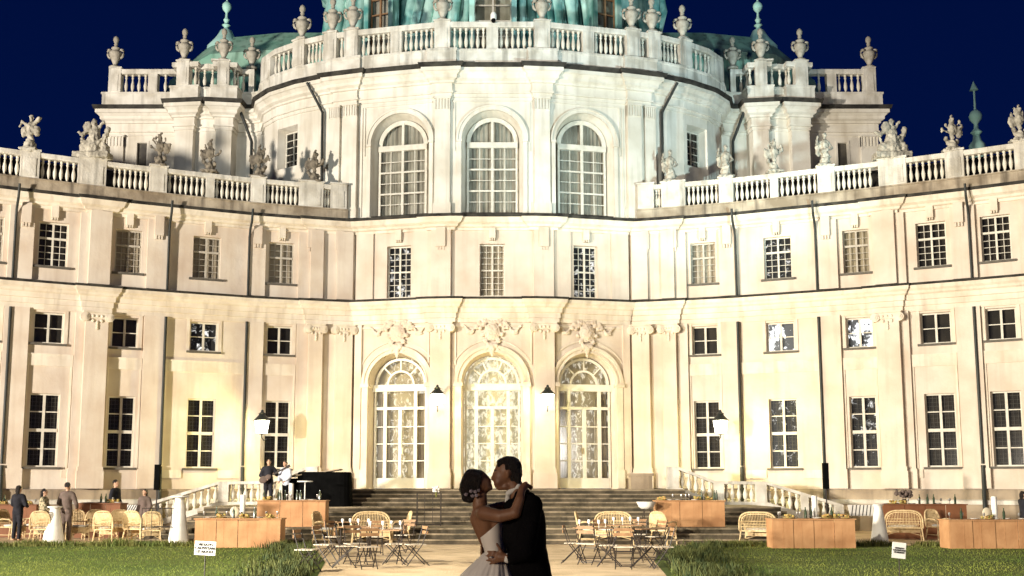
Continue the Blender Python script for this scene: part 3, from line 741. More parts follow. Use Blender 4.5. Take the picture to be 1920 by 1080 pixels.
def balustrade(path_, lay, row, z0, z1, zr, n, mx, wd=.34, k=1., zp=None, tmap=None):
    rl = MB(); R_ = lambda px: path_.by_r(rr(px, row))
    t0, t1 = R_(lay[0][1]), R_(lay[-1][2])
    js_ = []
    pts = path_.sub(t0, t1)
    rl.sweep(pts, [(n-wd/2, z1), (n+wd/2, z1), (n+wd/2+.03, z1+.05), (n+wd/2+.03, zr), (n-wd/2-.03, zr), (n-wd/2-.03, z1+.05)], mx)
    rl.sweep(pts, [(n-wd/2+.02, z0-.05), (n+wd/2-.02, z0-.05), (n+wd/2-.02, z0), (n-wd/2+.02, z0)], mx)
    o = rl.build('balustrade_rail', 'stone', P, True)
    for typ, a, b, c in lay:
        A, B = R_(a), R_(b)
        if typ == 'b':
            for i in range(c):
                t = A+(B-A)*(i+.5)/c; q = path_.w(t, n, 0); baluster(q, z0, z1-z0, k)
        else:
            pr = MB(); e = .05 if c else .02
            pr.sweep(path_.sub(A, B), [(n-wd/2-e, z0-.06), (n+wd/2+e, z0-.06), (n+wd/2+e, zr+.03 if c else z1), (n-wd/2-e, zr+.03 if c else z1)], mx)
            if c: pr.sweep(path_.sub(max(0, A-.04), min(path_.S[-1], B+.04)), [(n-wd/2-.1, zr+.03), (n+wd/2+.1, zr+.03), (n+wd/2+.1, zr+.10), (n-wd/2-.1, zr+.10)], mx)
            if (B-A) > .5:
                pr.sweep(path_.sub(A+.12, B-.12), [(n+wd/2+e-.01, z0+.06), (n+wd/2+e+.025, z0+.06), (n+wd/2+e+.025, z1-.06), (n+wd/2+e-.01, z1-.06)], mx)
            pr.build('pier', 'stone', P, True)
WB = [('p', -240, -200, 0), ('b', -200, -110, 8), ('p', -110, -60, 1), ('b', -58, 35, 8), ('p', 35, 71, 1), ('b', 72, 142, 6), ('p', 144, 196, 1), ('b', 208, 278, 7), ('p', 279, 311, 1), ('b', 312, 384, 7), ('p', 385, 400, 0), ('b', 401, 468, 7), ('p', 469, 497, 1), ('b', 498, 558, 7), ('p', 560, 604, 1), ('b', 606, 618, 2), ('p', 619, 649, 1)]
for mx in (False, True):
    wpth = Path(WING, mx)
    a, b = wpth.by_r(rr(-240, 330)), wpth.by_r(rr(650, 400))
    MB().sweep(wpth.sub(a, b), [(-.05, 12.75), (.40, 12.75), (.40, 13.18), (.44, 13.2), (.44, 13.25), (-.05, 13.25)], mx).build('parapet', 'parapet', P, True)
    balustrade(wpth, WB, 335, 13.26, 14.08, 14.27, .18, mx, k=.70)
UBL = [('p', 912, 934, 0)]
upl = Path(half[:]+[(1.70, 45.03)])
DB = [('p', 500, 516, 0), ('b', 517, 556, 5), ('p', 557, 577, 1), ('b', 578, 612, 5), ('p', 613, 635, 1), ('b', 637, 647, 1), ('p', 650, 675, 1), ('b', 678, 734, 6), ('p', 735, 756, 0), ('b', 757, 815, 6), ('p', 816, 845, 1), ('b', 847, 912, 6), ('p', 912, 923, 0)]
PB = [('p', 201, 229, 1), ('b', 231, 279, 4), ('p', 280, 297, 0), ('b', 298, 332, 3), ('p', 334, 357, 1), ('b', 359, 406, 4), ('p', 408, 430, 1), ('b', 433, 466, 3), ('p', 468, 478, 0)]
for mx in (False, True):
    dp = Path(DR+UPC+[(0, 45.03)], mx); balustrade(dp, DB, 75, 19.99, 20.97, 21.20, 0.02, mx, .36, .76)
    pp = Path(PAV[1:], mx); balustrade(pp, PB, 160, 19.99, 20.90, 21.12, 0.02, mx, .34, .78)
rest.sm = True
o = rest.build('baluster', 'baluster', P, True, True); o['kind'] = 'stuff'
# drum pipes
for mx in (False, True):
    T = Fr(DR[3], UPC[0], mx); u = T.L-.05
    q = lambda u_, n, z: T(u_, n, z)
    MB().tube([q(u-.55, .62, 19.0), q(u-.35, .30, 18.4), q(u-.02, .16, 17.7), q(u, .14, 12.9)], .06, 8).build('downpipe', 'pipe', P, True, True)
    T = Fr(PAV[10], PAV[11], mx); q = T
    MB().tube([q(.25, .7, 19.0), q(.5, .45, 18.3), q(.75, .25, 17.6), q(.8, .2, 12.9)], .07, 8).build('downpipe', 'pipe', P, True, True)
# ---- dome
DC = (0, 54.6); DA, DBB = 8.75, 5.4
def fold(a, z):
    k = math.sin(a*10+z*1.1+3*mnoise.noise(Vector((a*2, z*.5, 0))))*.022 + mnoise.noise(Vector((math.cos(a)*5, math.sin(a)*5, z*.5)))*.05
    k += .022*math.sin(a*37+z*1.3+3*mnoise.noise(Vector((a*3, z*.5, 4))))
    return 1+k
m = MB(); NN = 200
pr = [(1.06, 19.35), (1.03, 19.8), (1.0, 20.4), (.99, 21), (.975, 21.6), (.965, 22.2), (.96, 22.8), (.955, 23.4), (.95, 24.2), (.945, 25), (.94, 26), (.99, 26.2), (.99, 26.6), (.94, 27), (.90, 28.4), (.82, 30), (.70, 31.7), (.52, 33.2), (.3, 34.3), (.1, 34.8), (.02, 34.9)]
vs = []; fs = []
for r, z in pr:
    for i in range(NN):
        a = 2*math.pi*i/NN; f = fold(a, z); vs.append((DC[0]+r*f*DA*math.cos(a), DC[1]+r*f*DBB*math.sin(a), z))
for j in range(len(pr)-1):
    for i in range(NN): fs.append((j*NN+i, j*NN+(i+1) % NN, (j+1)*NN+(i+1) % NN, (j+1)*NN+i))
dome = m.add(vs, fs).build('dome', 'copper', P, True, True)
for px0, px1, kind in ((705, 741, 'curtain'), (890, 958, 'room'), (1106, 1142, 'room')):
    x0, x1 = rr(px0, 20), rr(px1, 20); xm = (x0+x1)/2
    def front(r):
        for t in range(900):
            a = R(180+t*.2); X, Y = DC[0]+DA*1.03*math.cos(a), DC[1]+DBB*1.03*math.sin(a)
            if X/Y >= r: return Vector((X, Y))
    A, B = front(x0), front(x1); dv = (B-A).normalized(); nv = Vector((dv.y, -dv.x)); A = A+nv*.62; B = B+nv*.62
    T = Fr(A, B); mb = MB(T); L = T.L
    zb, zt = 20.6, 25.2
    big = px0 == 890
    mb.box(-.24, 0, -.5, .12, zb-.6, zt); mb.box(L, L+.24, -.5, .12, zb-.6, zt); mb.box(-.3, L+.3, -.5, .2, zt, zt+.3); mb.box(0, L, -.5, .05, zb-.6, zb)
    sr = mb.build('window_surround', 'copperl' if big else 'copper', P, True)
    f = MB(T); f.box(0, .06, -.2, -.1, zb, zt); f.box(L-.06, L, -.2, -.1, zb, zt); f.box(L/2-.045, L/2+.045, -.2, -.09, zb, zt)
    for j in range(6): f.box(.06, L-.06, -.19, -.11, zb+.75*j, zb+.75*j+.05)
    wn = f.build('window', 'paint' if big else 'slatb', P, True)
    MB(T).add([(0, -.15, zb), (L, -.15, zb), (L, -.15, zt), (0, -.15, zt)], [(0, 1, 2, 3)]).build('pane', 'glassb', wn, True)
    MB(T).add([(0, -.4, zb), (L, -.4, zb), (L, -.4, zt), (0, -.4, zt)], [(0, 1, 2, 3)]).build('interior', 'curtain' if kind == 'curtain' else 'curtainl', wn, True)
# heavy copper drapery lappets hanging beside the dome windows
dr = MB()
rnd = random.Random(5)
def dome_pt(px, z, out):
    r = rr(px, 20)
    for t in range(900):
        a = R(180+t*.2); X, Y = DC[0]+DA*.96*math.cos(a), DC[1]+DBB*.96*math.sin(a)
        if X/Y >= r: return Vector((X+out*math.cos(a), Y+out*math.sin(a), z))
    return Vector((X, Y, z))
SW = [(632, 600, .50, .30), (655, 618, .45, .34), (672, 640, .30, .22), (690, 655, .36, .30), (698, 690, .22, .12), (775, 742, .42, .20), (800, 758, .40, .16), (818, 790, .34, .30), (842, 806, .42, .26), (860, 840, .30, .36), (872, 862, .24, .16),
      (978, 990, .24, .20), (992, 1020, .34, .36), (1010, 1046, .42, .22), (1034, 1060, .32, .30), (1050, 1090, .40, .18), (1076, 1102, .36, .16), (1150, 1158, .22, .14), (1158, 1190, .38, .30), (1178, 1206, .32, .22), (1192, 1228, .44, .34), (1216, 1246, .5, .3)]
for pa, pb_, ra, rb in SW:
    for q in range(3):
        da, db = rnd.uniform(-9, 9), rnd.uniform(-9, 9); pts = []
        for i in range(11):
            t = i/10; e = t*t*(3-2*t)
            pts.append(dome_pt(pa+da+(pb_+db-pa-da)*e+4*math.sin(t*6+q), 26.2-6.6*t, .18+.16*math.sin(t*5+q*2)-.12*q))
        dr.tube(pts, ra*(.8-.18*q), 10, rb*(.85-.15*q))
dr.build('drapery', 'copper', P, True, True)
# ---- green roofs of the side pavilions, with finials
for s in (-1, 1):
    m = MB()
    xs = [s*v for v in (17.0, 14.6, 12.5, 6.0)]
    Yf, Yr, Yb = 53.0, 57.5, 62
    secs = [(16.6, 21.6, .0), (16.2, 23.2, .4), (15.4, 24.2, 1.6), (14.2, 25.3, 2.6), (11.0, 25.65, 3.4), (6.0, 25.65, 3.4)]
    N = 6; vs = []
    for x, zt, dd in secs:
        for j in range(N+1):
            a = math.pi*j/N; prof = math.sin(a)**.6
            vs.append((s*x, Yr-4.6*math.cos(a)*(1 if x < 16.4 else .96), 19.4+(zt-19.4)*prof))
    k = len(secs); m.add(vs, [(i*(N+1)+j, i*(N+1)+j+1, (i+1)*(N+1)+j+1, (i+1)*(N+1)+j) for i in range(k-1) for j in range(N)]+[tuple(range(N+1))])
    rf = m.build('roof', 'copperd', P, True)
    x = s*13.95; fin = MB()
    fin.lathe([(1.0, 23.6), (.95, 24.4), (.62, 24.8), (.42, 25.1), (.30, 25.35), (.14, 25.45), (.10, 25.55), (.22, 25.65), (.08, 25.78), (.16, 25.95), (.07, 26.1), (.06, 26.35), (.13, 26.42), (.22, 26.55), (.25, 26.68), (.22, 26.82), (.12, 26.93), (.04, 27.0), (.035, 28.2), (.01, 28.3)], (x, 55.5, 0), 14)
    if s == 1: fin.box(x-.75, x-.05, 55.49, 55.51, 27.5, 27.8); fin.box(x+.0, x+.3, 55.49, 55.51, 27.55, 27.75)
    fin.build('finial', 'copperl', rf, True, 40)
# ================================================================ THE STAIRCASE
ST = empty('staircase', (0, 36, 0), 'broad weathered stone staircase with balustrades below the glazed doors', 'staircase')
srand = random.Random(3)
def step(x0, x1, y, yb, z0, z1):
    m = MB(); n = 28; vs = []
    xs = [x0+(x1-x0)*i/n for i in range(n+1)]
    m.box(x0, x1, y, yb, z0, z1-.05); nr = len(m.f)
    # worn nosing with an uneven front edge
    vs = []; 
    for x in xs:
        j = srand.uniform(-.012, .012); k = srand.uniform(-.006, .004)
        vs += [(x, y-.035+j, z1-.049), (x, y-.035+j, z1+k), (x, yb-.0, z1), (x, yb, z1-.049)]
    fs = [(0, 3, 2, 1), (4*n, 4*n+1, 4*n+2, 4*n+3)]
    for i in range(n):
        b = 4*i
        for j in range(4): fs.append((b+j, b+(j+1) % 4, b+4+(j+1) % 4, b+4+j))
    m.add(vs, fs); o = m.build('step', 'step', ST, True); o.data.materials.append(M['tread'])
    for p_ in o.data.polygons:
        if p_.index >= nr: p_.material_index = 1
ys = [32.75, 33.10, 33.45]
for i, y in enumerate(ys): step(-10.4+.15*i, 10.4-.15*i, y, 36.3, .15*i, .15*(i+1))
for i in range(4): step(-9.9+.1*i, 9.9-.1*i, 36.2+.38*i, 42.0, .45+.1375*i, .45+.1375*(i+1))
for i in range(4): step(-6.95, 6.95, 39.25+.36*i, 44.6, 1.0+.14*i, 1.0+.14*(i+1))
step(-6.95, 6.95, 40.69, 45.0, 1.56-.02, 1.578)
def prismXZ(m, pts, y0, y1, sx):
    n = len(pts); vs = [(sx*x, y0, z) for x, z in pts]+[(sx*x, y1, z) for x, z in pts]
    fs = [tuple(range(n)), tuple(range(2*n-1, n-1, -1))]+[(i, n+i, n+(i+1) % n, (i+1) % n) for i in range(n)]
    m.add(vs, fs)
RX = [(6.55, 2.42), (7.0, 2.40), (8.35, 1.88), (10.25, 1.86), (13.1, 1.0)]
for s in (-1, 1):
    m = MB(); n = len(RX)
    prismXZ(m, [(x, z) for x, z in RX]+[(x, z-.11) for x, z in RX[::-1]], 41.82, 42.22, s)
    m.build('stair_rail', 'stone', ST, True)
    m = MB(); prismXZ(m, [(x, z-.76) for x, z in RX]+[(x, max(.0, z-.98)) for x, z in RX[::-1]], 41.84, 42.2, s); m.build('stair_string', 'stone', ST, True)
    m = MB(); prismXZ(m, [(6.97, -.05), (13.1, -.05)]+[(x, max(.02, z-.985)) for x, z in RX[::-1] if x > 6.9], 41.90, 42.14, s); m.build('stair_cheek', 'base', ST, True)
    def zr(x):
        for (a, za), (b, zb) in zip(RX, RX[1:]):
            if x <= b: return za+(zb-za)*(x-a)/(b-a)
        return RX[-1][1]
    for a, b in ((6.55, 6.98), (8.3, 8.66), (9.85, 10.25), (11.55, 11.8), (12.8, 13.1)):
        m = MB(); prismXZ(m, [(a, zr(a)-.11), (b, zr(b)-.11), (b, zr(b)-.76), (a, zr(a)-.76)], 41.8, 42.24, s); m.build('pier', 'stone', ST, True)
    for a, b, c in ((7.0, 8.3, 5), (8.66, 9.85, 5), (10.25, 11.55, 5), (11.8, 12.8, 4)):
        for i in range(c):
            x = a+(b-a)*(i+.5)/c; o = bpy.data.objects.new('baluster', bal_me); col.objects.link(o); o.parent = ST
            o.location = Vector((s*x, 42.02, zr(x)-.77))-WL[ST]; o.scale = (.85, .85, .68)
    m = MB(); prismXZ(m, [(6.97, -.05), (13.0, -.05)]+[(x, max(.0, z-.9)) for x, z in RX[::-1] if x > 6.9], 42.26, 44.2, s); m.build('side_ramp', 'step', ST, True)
pb = MB().box(-.42, .42, -.35, .35, 0, .50); pb.box(-.47, .47, -.4, .4, .50, .60)
tag(pb.build('stone_planter', 'base', None, loc=(5.75, 43.4, 1.58)), 'plain weathered stone planter box on the landing right of the doors', 'planter')
# ================================================================ SCULPTURE
def urn_mesh():
    prof = [(.27, 0), (.27, .09), (.16, .13), (.10, .20), (.12, .26), (.17, .36), (.25, .55), (.30, .74), (.29, .82), (.18, .88), (.15, .95), (.22, 1.0), (.19, 1.05), (.09, 1.10), (.07, 1.18), (.10, 1.22), (.07, 1.28), (.12, 1.36), (.14, 1.46), (.11, 1.56), (.04, 1.63), (.01, 1.65)]
    m = MB().lathe(prof, n=14, wob=lambda a, z: 1+.04*math.cos(a*7)*(.4 < z < .9))
    for s in (-1, 1):
        m.tube([(s*.24, 0, .52), (s*.34, 0, .60), (s*.38, 0, .74), (s*.40, 0, .86), (s*.30, 0, .92)], .055, 6)
        m.ball((s*.30, -.04, .92), (.11, .10, .07), 6, 4)
    return m
um0 = urn_mesh(); ume = bpy.data.meshes.new('urn'); ume.from_pydata([tuple(v) for v in um0.v], [], um0.f); ume.materials.append(M['urn']); ume.polygons.foreach_set('use_smooth', [True]*len(ume.polygons))
def place_urn(p, label, s=1.): 
    o = bpy.data.objects.new('urn', ume); col.objects.link(o); o.location = p; o.scale = (s, s, s); tag(o, label, 'urn', 'stone urns along the roof balustrades')
for mx in (False, True):
    sd = 'right' if mx else 'left'
    dp = Path(DR+UPC+[(0, 45.03)], mx); pp = Path(PAV[1:], mx)
    for px, w_ in ((567, 'outermost urn of the %s half of the drum balustrade'), (624, 'second urn from the %s end of the drum balustrade'), (662, 'urn just inside the closely set pair on the %s of the drum balustrade'), (830, 'urn on the %s pier beside the middle dome window')):
        t = dp.by_r(rr(px, 60)); place_urn(dp.w(t, .02, 21.29), 'pale stone '+(w_ % sd), 1.0)
    for px, w_ in ((216, 'tall stone urn on the outer corner pier of the %s pavilion'), (345, 'stone urn on the taller pier where the %s pavilion steps forward'), (419, 'stone urn in front of the green roof on the inner pier of the %s pavilion')):
        t = pp.by_r(rr(px, 125)); place_urn(pp.w(t, .02, 21.21), w_ % sd, .98)
    p = at(480 if not mx else 1366, 128, 49.2); t = pp.by_r(rr(472, 125)); place_urn(pp.w(t, .0, 21.2), 'dim stone urn where the %s pavilion meets the round drum' % sd, .98)
    pz = at(259 if not mx else 1585, 130, 56); o = bpy.data.objects.new('urn', ume); col.objects.link(o); o.location = (pz.x, 58, 21.7); tag(o, 'small far urn peeping over the rear of the %s pavilion balustrade' % sd, 'urn', 'stone urns along the roof balustrades')
    m = MB().box(pz.x-.35, pz.x+.35, 57.7, 58.3, 19.3, 21.7); m.build('rear_pier', 'stone', P, True)
def sculpture(kind, seed, p, label, h=1.42):
    r = random.Random(seed); m = MB()
    m.box(-.38, .38, -.3, .3, 0, .10)
    if kind == 'figure':
        m.caps((0, 0, .1), (r.uniform(-.04, .04), 0, .62), .26, .16); m.caps((0, 0, .6), (.02, 0, 1.0), .15, .17); m.caps((.02, 0, 1.05), (.02, -.02, 1.22), .06, .06); m.ball((.02, -.02, 1.33), (.10, .11, .13))
        s = r.choice((-1, 1))
        m.caps((.16*s, 0, 1.05), (.40*s, -.08, .95), .075, .055); m.caps((.40*s, -.08, .95), (.34*s, -.12, 1.28), .055, .04)
        m.caps((-.16*s, 0, 1.05), (-.34*s, -.05, .80), .075, .055); m.caps((-.34*s, -.05, .8), (-.16*s, -.2, .66), .055, .045)
        for i in range(8): m.caps((r.uniform(-.2, .2), r.uniform(-.2, .1), r.uniform(.2, .7)), (r.uniform(-.3, .3), r.uniform(-.2, .1), r.uniform(.1, .95)), .07, .05)
        m.ball((.28*s, .08, .75), (.16, .08, .30))
    elif kind == 'dancer':
        m.caps((0, 0, .05), (0, 0, .5), .32, .15); m.caps((0, 0, .5), (0, 0, 1.0), .13, .15); m.ball((0, 0, 1.32), (.10, .1, .14)); m.caps((0, 0, 1.05), (0, 0, 1.25), .06, .06)
        m.caps((.1, 0, 1.05), (.36, 0, 1.32), .07, .09); m.caps((-.1, 0, 1.0), (-.42, 0, 1.2), .07, .06); m.caps((-.42, 0, 1.2), (-.50, 0, 1.0), .05, .04)
        m.ball((-.27, 0, .78), (.17, .12, .24)); m.ball((.28, 0, .80), (.16, .12, .22))
        for i in range(5): m.caps((r.uniform(-.25, .25), -.1, .1), (r.uniform(-.1, .1), -.1, .6), .06, .05)
    elif kind == 'group':
        m.box(-.75, .75, -.35, .35, 0, .22)
        m.ball((-.35, 0, .38), (.26, .26, .24)); m.ball((.1, -.05, .36), (.22, .26, .22)); m.ball((.52, 0, .36), (.2, .22, .22))
        m.caps((0, 0, .4), (.05, 0, 1.05), .34, .2); m.ball((.02, -.05, 1.36), (.12, .13, .16)); m.caps((.05, 0, 1.1), (.02, 0, 1.3), .09, .07)
        m.caps((-.1, 0, 1.15), (-.48, -.05, .9), .10, .07); m.caps((-.48, -.05, .9), (-.66, 0, 1.02), .07, .06); m.ball((-.24, -.12, 1.18), (.20, .1, .22))
        m.caps((.15, 0, 1.15), (.40, 0, 1.42), .08, .05); m.caps((.3, 0, .5), (.55, 0, .98), .13, .10); m.ball((.58, 0, 1.1), (.11, .11, .13))
        for i in range(12): m.caps((r.uniform(-.6, .6), r.uniform(-.25, .1), r.uniform(.2, .8)), (r.uniform(-.6, .6), r.uniform(-.25, .1), r.uniform(.3, 1.0)), .07, .05)
    else:  # trophy of arms
        m.caps((0, 0, .1), (0, 0, .35), .28, .14); m.caps((0, 0, .35), (0, 0, 1.1), .09, .08)
        m.ball((0, -.02, .88), (.20, .16, .26)); m.ball((0, -.03, 1.24), (.11, .12, .13)); m.caps((0, -.03, 1.34), (.04, .05, 1.45), .05, .03)
        s = r.choice((-1, 1)); vs = MB()
        K = 16
        m.lathe([(.23, -.04), (.25, 0), (.12, .05)], (.30*s, 0, .80), 14) if False else m.ball((.30*s, 0, .78), (.20, .07, .25), 12, 8)
        for i in range(9):
            a = R(r.uniform(15, 165)); L = r.uniform(.55, .75)
            m.caps((0, r.uniform(-.1, .1), .62), (L*math.cos(a)*.75, r.uniform(-.12, .12), .62+L*math.sin(a)), .035, .03, 6)
            m.ball((L*math.cos(a)*.75, 0, .62+L*math.sin(a)), (.06, .05, .09), 6, 5)
        for i in range(7):
            a = R(r.uniform(200, 340)); m.ball((.32*math.cos(a), r.uniform(-.1, .1), .62+.34*math.sin(a)), (.10, .09, .10), 7, 5)
    k = h/1.45; m.v = [(a*k*.86, b*k*.9, c*k) for a, b, c in m.v]
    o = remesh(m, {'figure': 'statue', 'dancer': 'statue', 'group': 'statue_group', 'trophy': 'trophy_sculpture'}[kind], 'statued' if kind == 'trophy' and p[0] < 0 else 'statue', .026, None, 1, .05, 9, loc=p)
    tag(o, label, 'statue' if kind != 'trophy' else 'sculpture', 'sculptures on the wing balustrades'); return o
SC = [(0, 52, 'dancer', 'stone statue with one arm raised, leftmost on the left wing'), (0, 171, 'group', 'large stone statue group against the sky on the left wing'),
      (0, 297, 'trophy', 'stone trophy of arms in front of the grey shutter of the left pavilion'), (0, 392, 'trophy', 'spiky stone trophy of arms in front of the curved bay of the left pavilion'),
      (0, 484, 'trophy', 'stone trophy with round shield left of the small drum window on the left'), (0, 588, 'trophy', 'dark stone trophy of arms beside the black pipe left of the arched windows'),
      (1, 588, 'figure', 'pale stone figure nearest the arched windows on the right wing'), (1, 484, 'figure', 'pale stone figure beside the slanting drum pipe on the right wing'),
      (1, 392, 'trophy', 'spiky stone trophy of arms in front of the bright bay of the right pavilion'), (1, 297, 'figure', 'stone figure beside the grey shutter of the right pavilion'),
      (1, 171, 'group', 'large stone statue group at the outer corner of the right pavilion'), (1, 56, 'trophy', 'stone trophy against the sky left of the green arrow finial'),
      (1, -72, 'trophy', 'stone trophy against the sky cut by the right edge')]
for i, (mx, px, kd, lb) in enumerate(SC):
    q = Path(WING, bool(mx)); t = q.by_r(rr(px, 330)); sculpture(kd, 11+i*7, q.w(t, .18, 14.34), lb, 1.55 if kd == 'group' else 1.42)
# arrow finial on a roof beyond the right wing
p = at(1833, 285, 56); fz = MB().lathe([(.42, -2.5), (.40, 0), (.42, .35), (.24, .6), (.16, .9), (.3, 1.05), (.12, 1.25), (.1, 1.5), (.3, 1.75), (.34, 1.95), (.25, 2.15), (.06, 2.3), (.05, 3.3), (.22, 3.35), (.01, 3.85)], n=12)
f_ = MB().box(-2.4, 2.4, -2, 2, -7, -2.4, .6); q = empty('arrow_finial', p, 'green copper finial with an arrow tip beyond the right wing', 'finial')
fz.build('finial_stem', 'copperl', q, False, 40); f_.build('roof_base', 'copperd', q)
cc = empty('security_camera', (.05, 44.72, 21.22), 'small white dome camera on the middle of the drum balustrade', 'camera')
MB().lathe([(.10, 0), (.13, .05), (.13, .26), (.09, .34), (.01, .36)], n=12).build('camera_housing', 'white', cc, False, 40)
MB().ball((0, -.05, -.02), (.10, .10, .11), 12, 8).build('camera_dome', 'black', cc, False, True)
# ================================================================ WALL LANTERNS (lit)
def lantern(px, py, Y, label, s=1., wall=.5, en=260):
    p = at(px, py, Y); r = empty('wall_lantern', p, label, 'lantern', 'lit wall lanterns')
    MB().lathe([(.16*s, -.22*s), (.22*s, .16*s)], n=8).build('glass_shade', 'lampglow', r)
    MB().lathe([(.27*s, .165*s), (.25*s, .19*s), (.10*s, .34*s), (.12*s, .38*s), (.05*s, .42*s), (.04*s, .48*s), (.01, .5*s)], n=10).build('lamp_cap', 'pipe', r, False, 40)
    m = MB().tube([(0, 0, -.23*s), (0, .05, -.34*s), (0, wall*.5, -.42*s), (0, wall, -.36*s)], .02, 6); m.lathe([(.07, -.25*s), (.16*s, -.222*s)], n=8); m.build('bracket', 'pipe', r)
    l = bpy.data.lights.new('lantern_light', 'POINT'); l.energy = en; l.color = (1, .84, .32); l.shadow_soft_size = .16
    o = bpy.data.objects.new('lantern_light', l); col.objects.link(o); o.parent = r; o.location = (0, -.35, -.05)
lantern(820, 748, 44.35, 'lit black-capped lantern on the pilaster left of the middle door', 1.15)
lantern(1027, 748, 44.35, 'lit black-capped lantern on the pilaster right of the middle door', 1.15)
lantern(491, 799, 43.7, 'lit lantern beside the innermost ground-floor window of the left wing', 1.3, .9, 620)
lantern(1351, 799, 43.7, 'lit lantern beside the innermost ground-floor window of the right wing', 1.3, .9, 620)
# ================================================================ PEOPLE IN THE BACKGROUND
def gy(y, z=0):
    v = (YP-y)/F0; return (z-HC)*(_c-v*_s)/(_s+v*_c)
def person(loc, h, rz, label, top='darksuit', bottom='darksuit', arms=None, hairlong=False, dress=False, lean=0., voxel=.03):
    """standing figure facing -y before rotation; arms = [(elbow), (hand)] for left (x+) and right (x-)"""
    r = empty('person', loc, label, 'person', None, rz); k = h/1.75
    arms = arms or [((.27, .02, 1.14), (.24, -.12, .90)), ((-.27, .02, 1.14), (-.24, -.12, .90))]
    def S(m): m.v = [(a*k, (b-lean*max(0, c-.95))*k, c*k) for a, b, c in m.v]; return m
    b = MB()
    b.ball((0, 0, 1.645), (.075, .092, .105), 14, 10); b.caps((0, -.035, 1.60), (0, -.06, 1.575), .055, .04); b.ball((0, -.10, 1.635), (.014, .022, .02), 6, 5)
    for s in (-1, 1): b.ball((s*.077, .005, 1.64), (.014, .025, .032), 6, 5)
    b.caps((0, .01, 1.44), (0, .0, 1.56), .055, .05)
    b.caps((-.12, 0, 1.40), (.12, 0, 1.40), .075); b.caps((0, 0, 1.36), (0, 0, 1.05), .13, .115); b.caps((-.07, 0, .96), (.07, 0, .96), .10)
    for s in (-1, 1):
        b.caps((s*.09, 0, .94), (s*.10, -.01, .50), .085, .055); b.caps((s*.10, -.01, .50), (s*.11, .02, .09), .055, .036); b.caps((s*.11, .02, .05), (s*.13, -.15, .035), .04, .03)
    for (el, hd), s in zip(arms, (1, -1)):
        sh = (s*.19, 0, 1.40); b.caps(sh, el, .052, .040); b.caps(el, hd, .040, .026)
        d = (Vector(hd)-Vector(el)).normalized(); p0 = Vector(hd)+d*.03; b.caps(hd, p0+d*.05, .03, .028)
        for q in range(4): b.caps(p0+d*.05+Vector((0, 0, .012*(q-1.5))), p0+d*(.12-.01*abs(q-1.5))+Vector((0, 0, .014*(q-1.5))), .011, .008, 6)
        b.caps(p0+d*.01, p0+d*.06+Vector((0, 0, .035)), .012, .009, 6)
    body = remesh(S(b), 'body', 'skin2', voxel*.55, r, 1)
    c = MB(); g = .022
    c.caps((-.14, 0, 1.405), (.14, 0, 1.405), .075+g); c.caps((0, 0, 1.36), (0, 0, 1.05), .14+g, .125+g); c.caps((-.05, 0, 1.1), (-.07, .0, .88), .11, .10+g); c.caps((.05, 0, 1.1), (.07, .0, .88), .11, .10+g)
    for (el, hd), s in zip(arms, (1, -1)): c.caps((s*.19, 0, 1.40), el, .056+g, .045+g); c.caps(el, Vector(el).lerp(Vector(hd), .88), .045+g, .034+g)
    remesh(S(c), 'dress' if dress else 'jacket', top, voxel, r, 2, .006, 9)
    t = MB()
    if dress: t.caps((0, 0, .95), (0, 0, .45), .17, .22)
    else:
        for s in (-1, 1): t.caps((s*.085, 0, .95), (s*.10, -.01, .50), .095+.01, .075); t.caps((s*.10, -.01, .50), (s*.11, .02, .10), .075, .062)
    remesh(S(t), 'skirt' if dress else 'trousers', bottom, voxel, r, 2, .005, 9)
    hh = MB(); hh.ball((0, .018, 1.672), (.086, .095, .095), 14, 9)
    if hairlong: hh.caps((0, .05, 1.64), (0, .08, 1.46), .08, .05)
    remesh(S(hh), 'hair', 'hair', voxel*.6, r, 1, .01, 20)
    return r
def gx(px, Y): return rr(px, 914)*Y
person((gx(36, 35), 35, 0), 1.70, R(160), 'person in a dark suit seen from behind, leftmost of the bystanders', hairlong=True, arms=[((.27, -.05, 1.14), (.18, -.26, 1.06)), ((-.27, -.05, 1.14), (-.12, -.28, 1.08))])
person((gx(84, 34), 34, 0), 1.60, R(100), 'person with dark hair in a patterned dress beside the white tall table on the left', 'patterned', 'patterned', hairlong=True, dress=True, arms=[((.25, -.10, 1.14), (.14, -.32, 1.04)), ((-.25, -.10, 1.14), (-.14, -.30, 1.02))])
person((gx(127, 34.3), 34.3, 0), 1.79, R(165), 'person in a grey-brown jacket seen from behind near the brown counter', 'greysuit', 'greysuit', arms=[((.30, -.02, 1.14), (.22, -.22, 1.0)), ((-.30, -.02, 1.14), (-.22, -.2, 1.0))])
person((gx(217, 38.4), 38.4, 0), 1.90, R(80), 'person in a black jacket standing in profile behind the brown counter on the left')
person((gx(272, 37.6), 37.6, 0), 1.58, R(-20), 'person in grey clothes standing left of the black speaker pole', 'greysuit', 'greysuit', hairlong=True)
g1 = person((gx(503, 38.2), 38.2, 1.0), 1.60, R(10), 'musician in a dark shirt holding a guitar on the terrace', 'darksuit', 'darksuit', arms=[((.32, -.02, 1.16), (.22, -.25, 1.20)), ((-.30, .0, 1.14), (-.10, -.24, 1.02))])
gt = empty('guitar', (gx(503, 38.2)+.02, 37.92, 1.98), 'guitar held slantwise by the musician in the dark shirt', 'guitar'); gt.rotation_euler = (0, R(-28), 0)
m = MB(); m.ball((-.16, 0, 0), (.15, .04, .12), 14, 8); m.ball((.02, 0, 0), (.12, .038, .09), 14, 8); m.build('guitar_body', 'greysuit', gt, False, True)
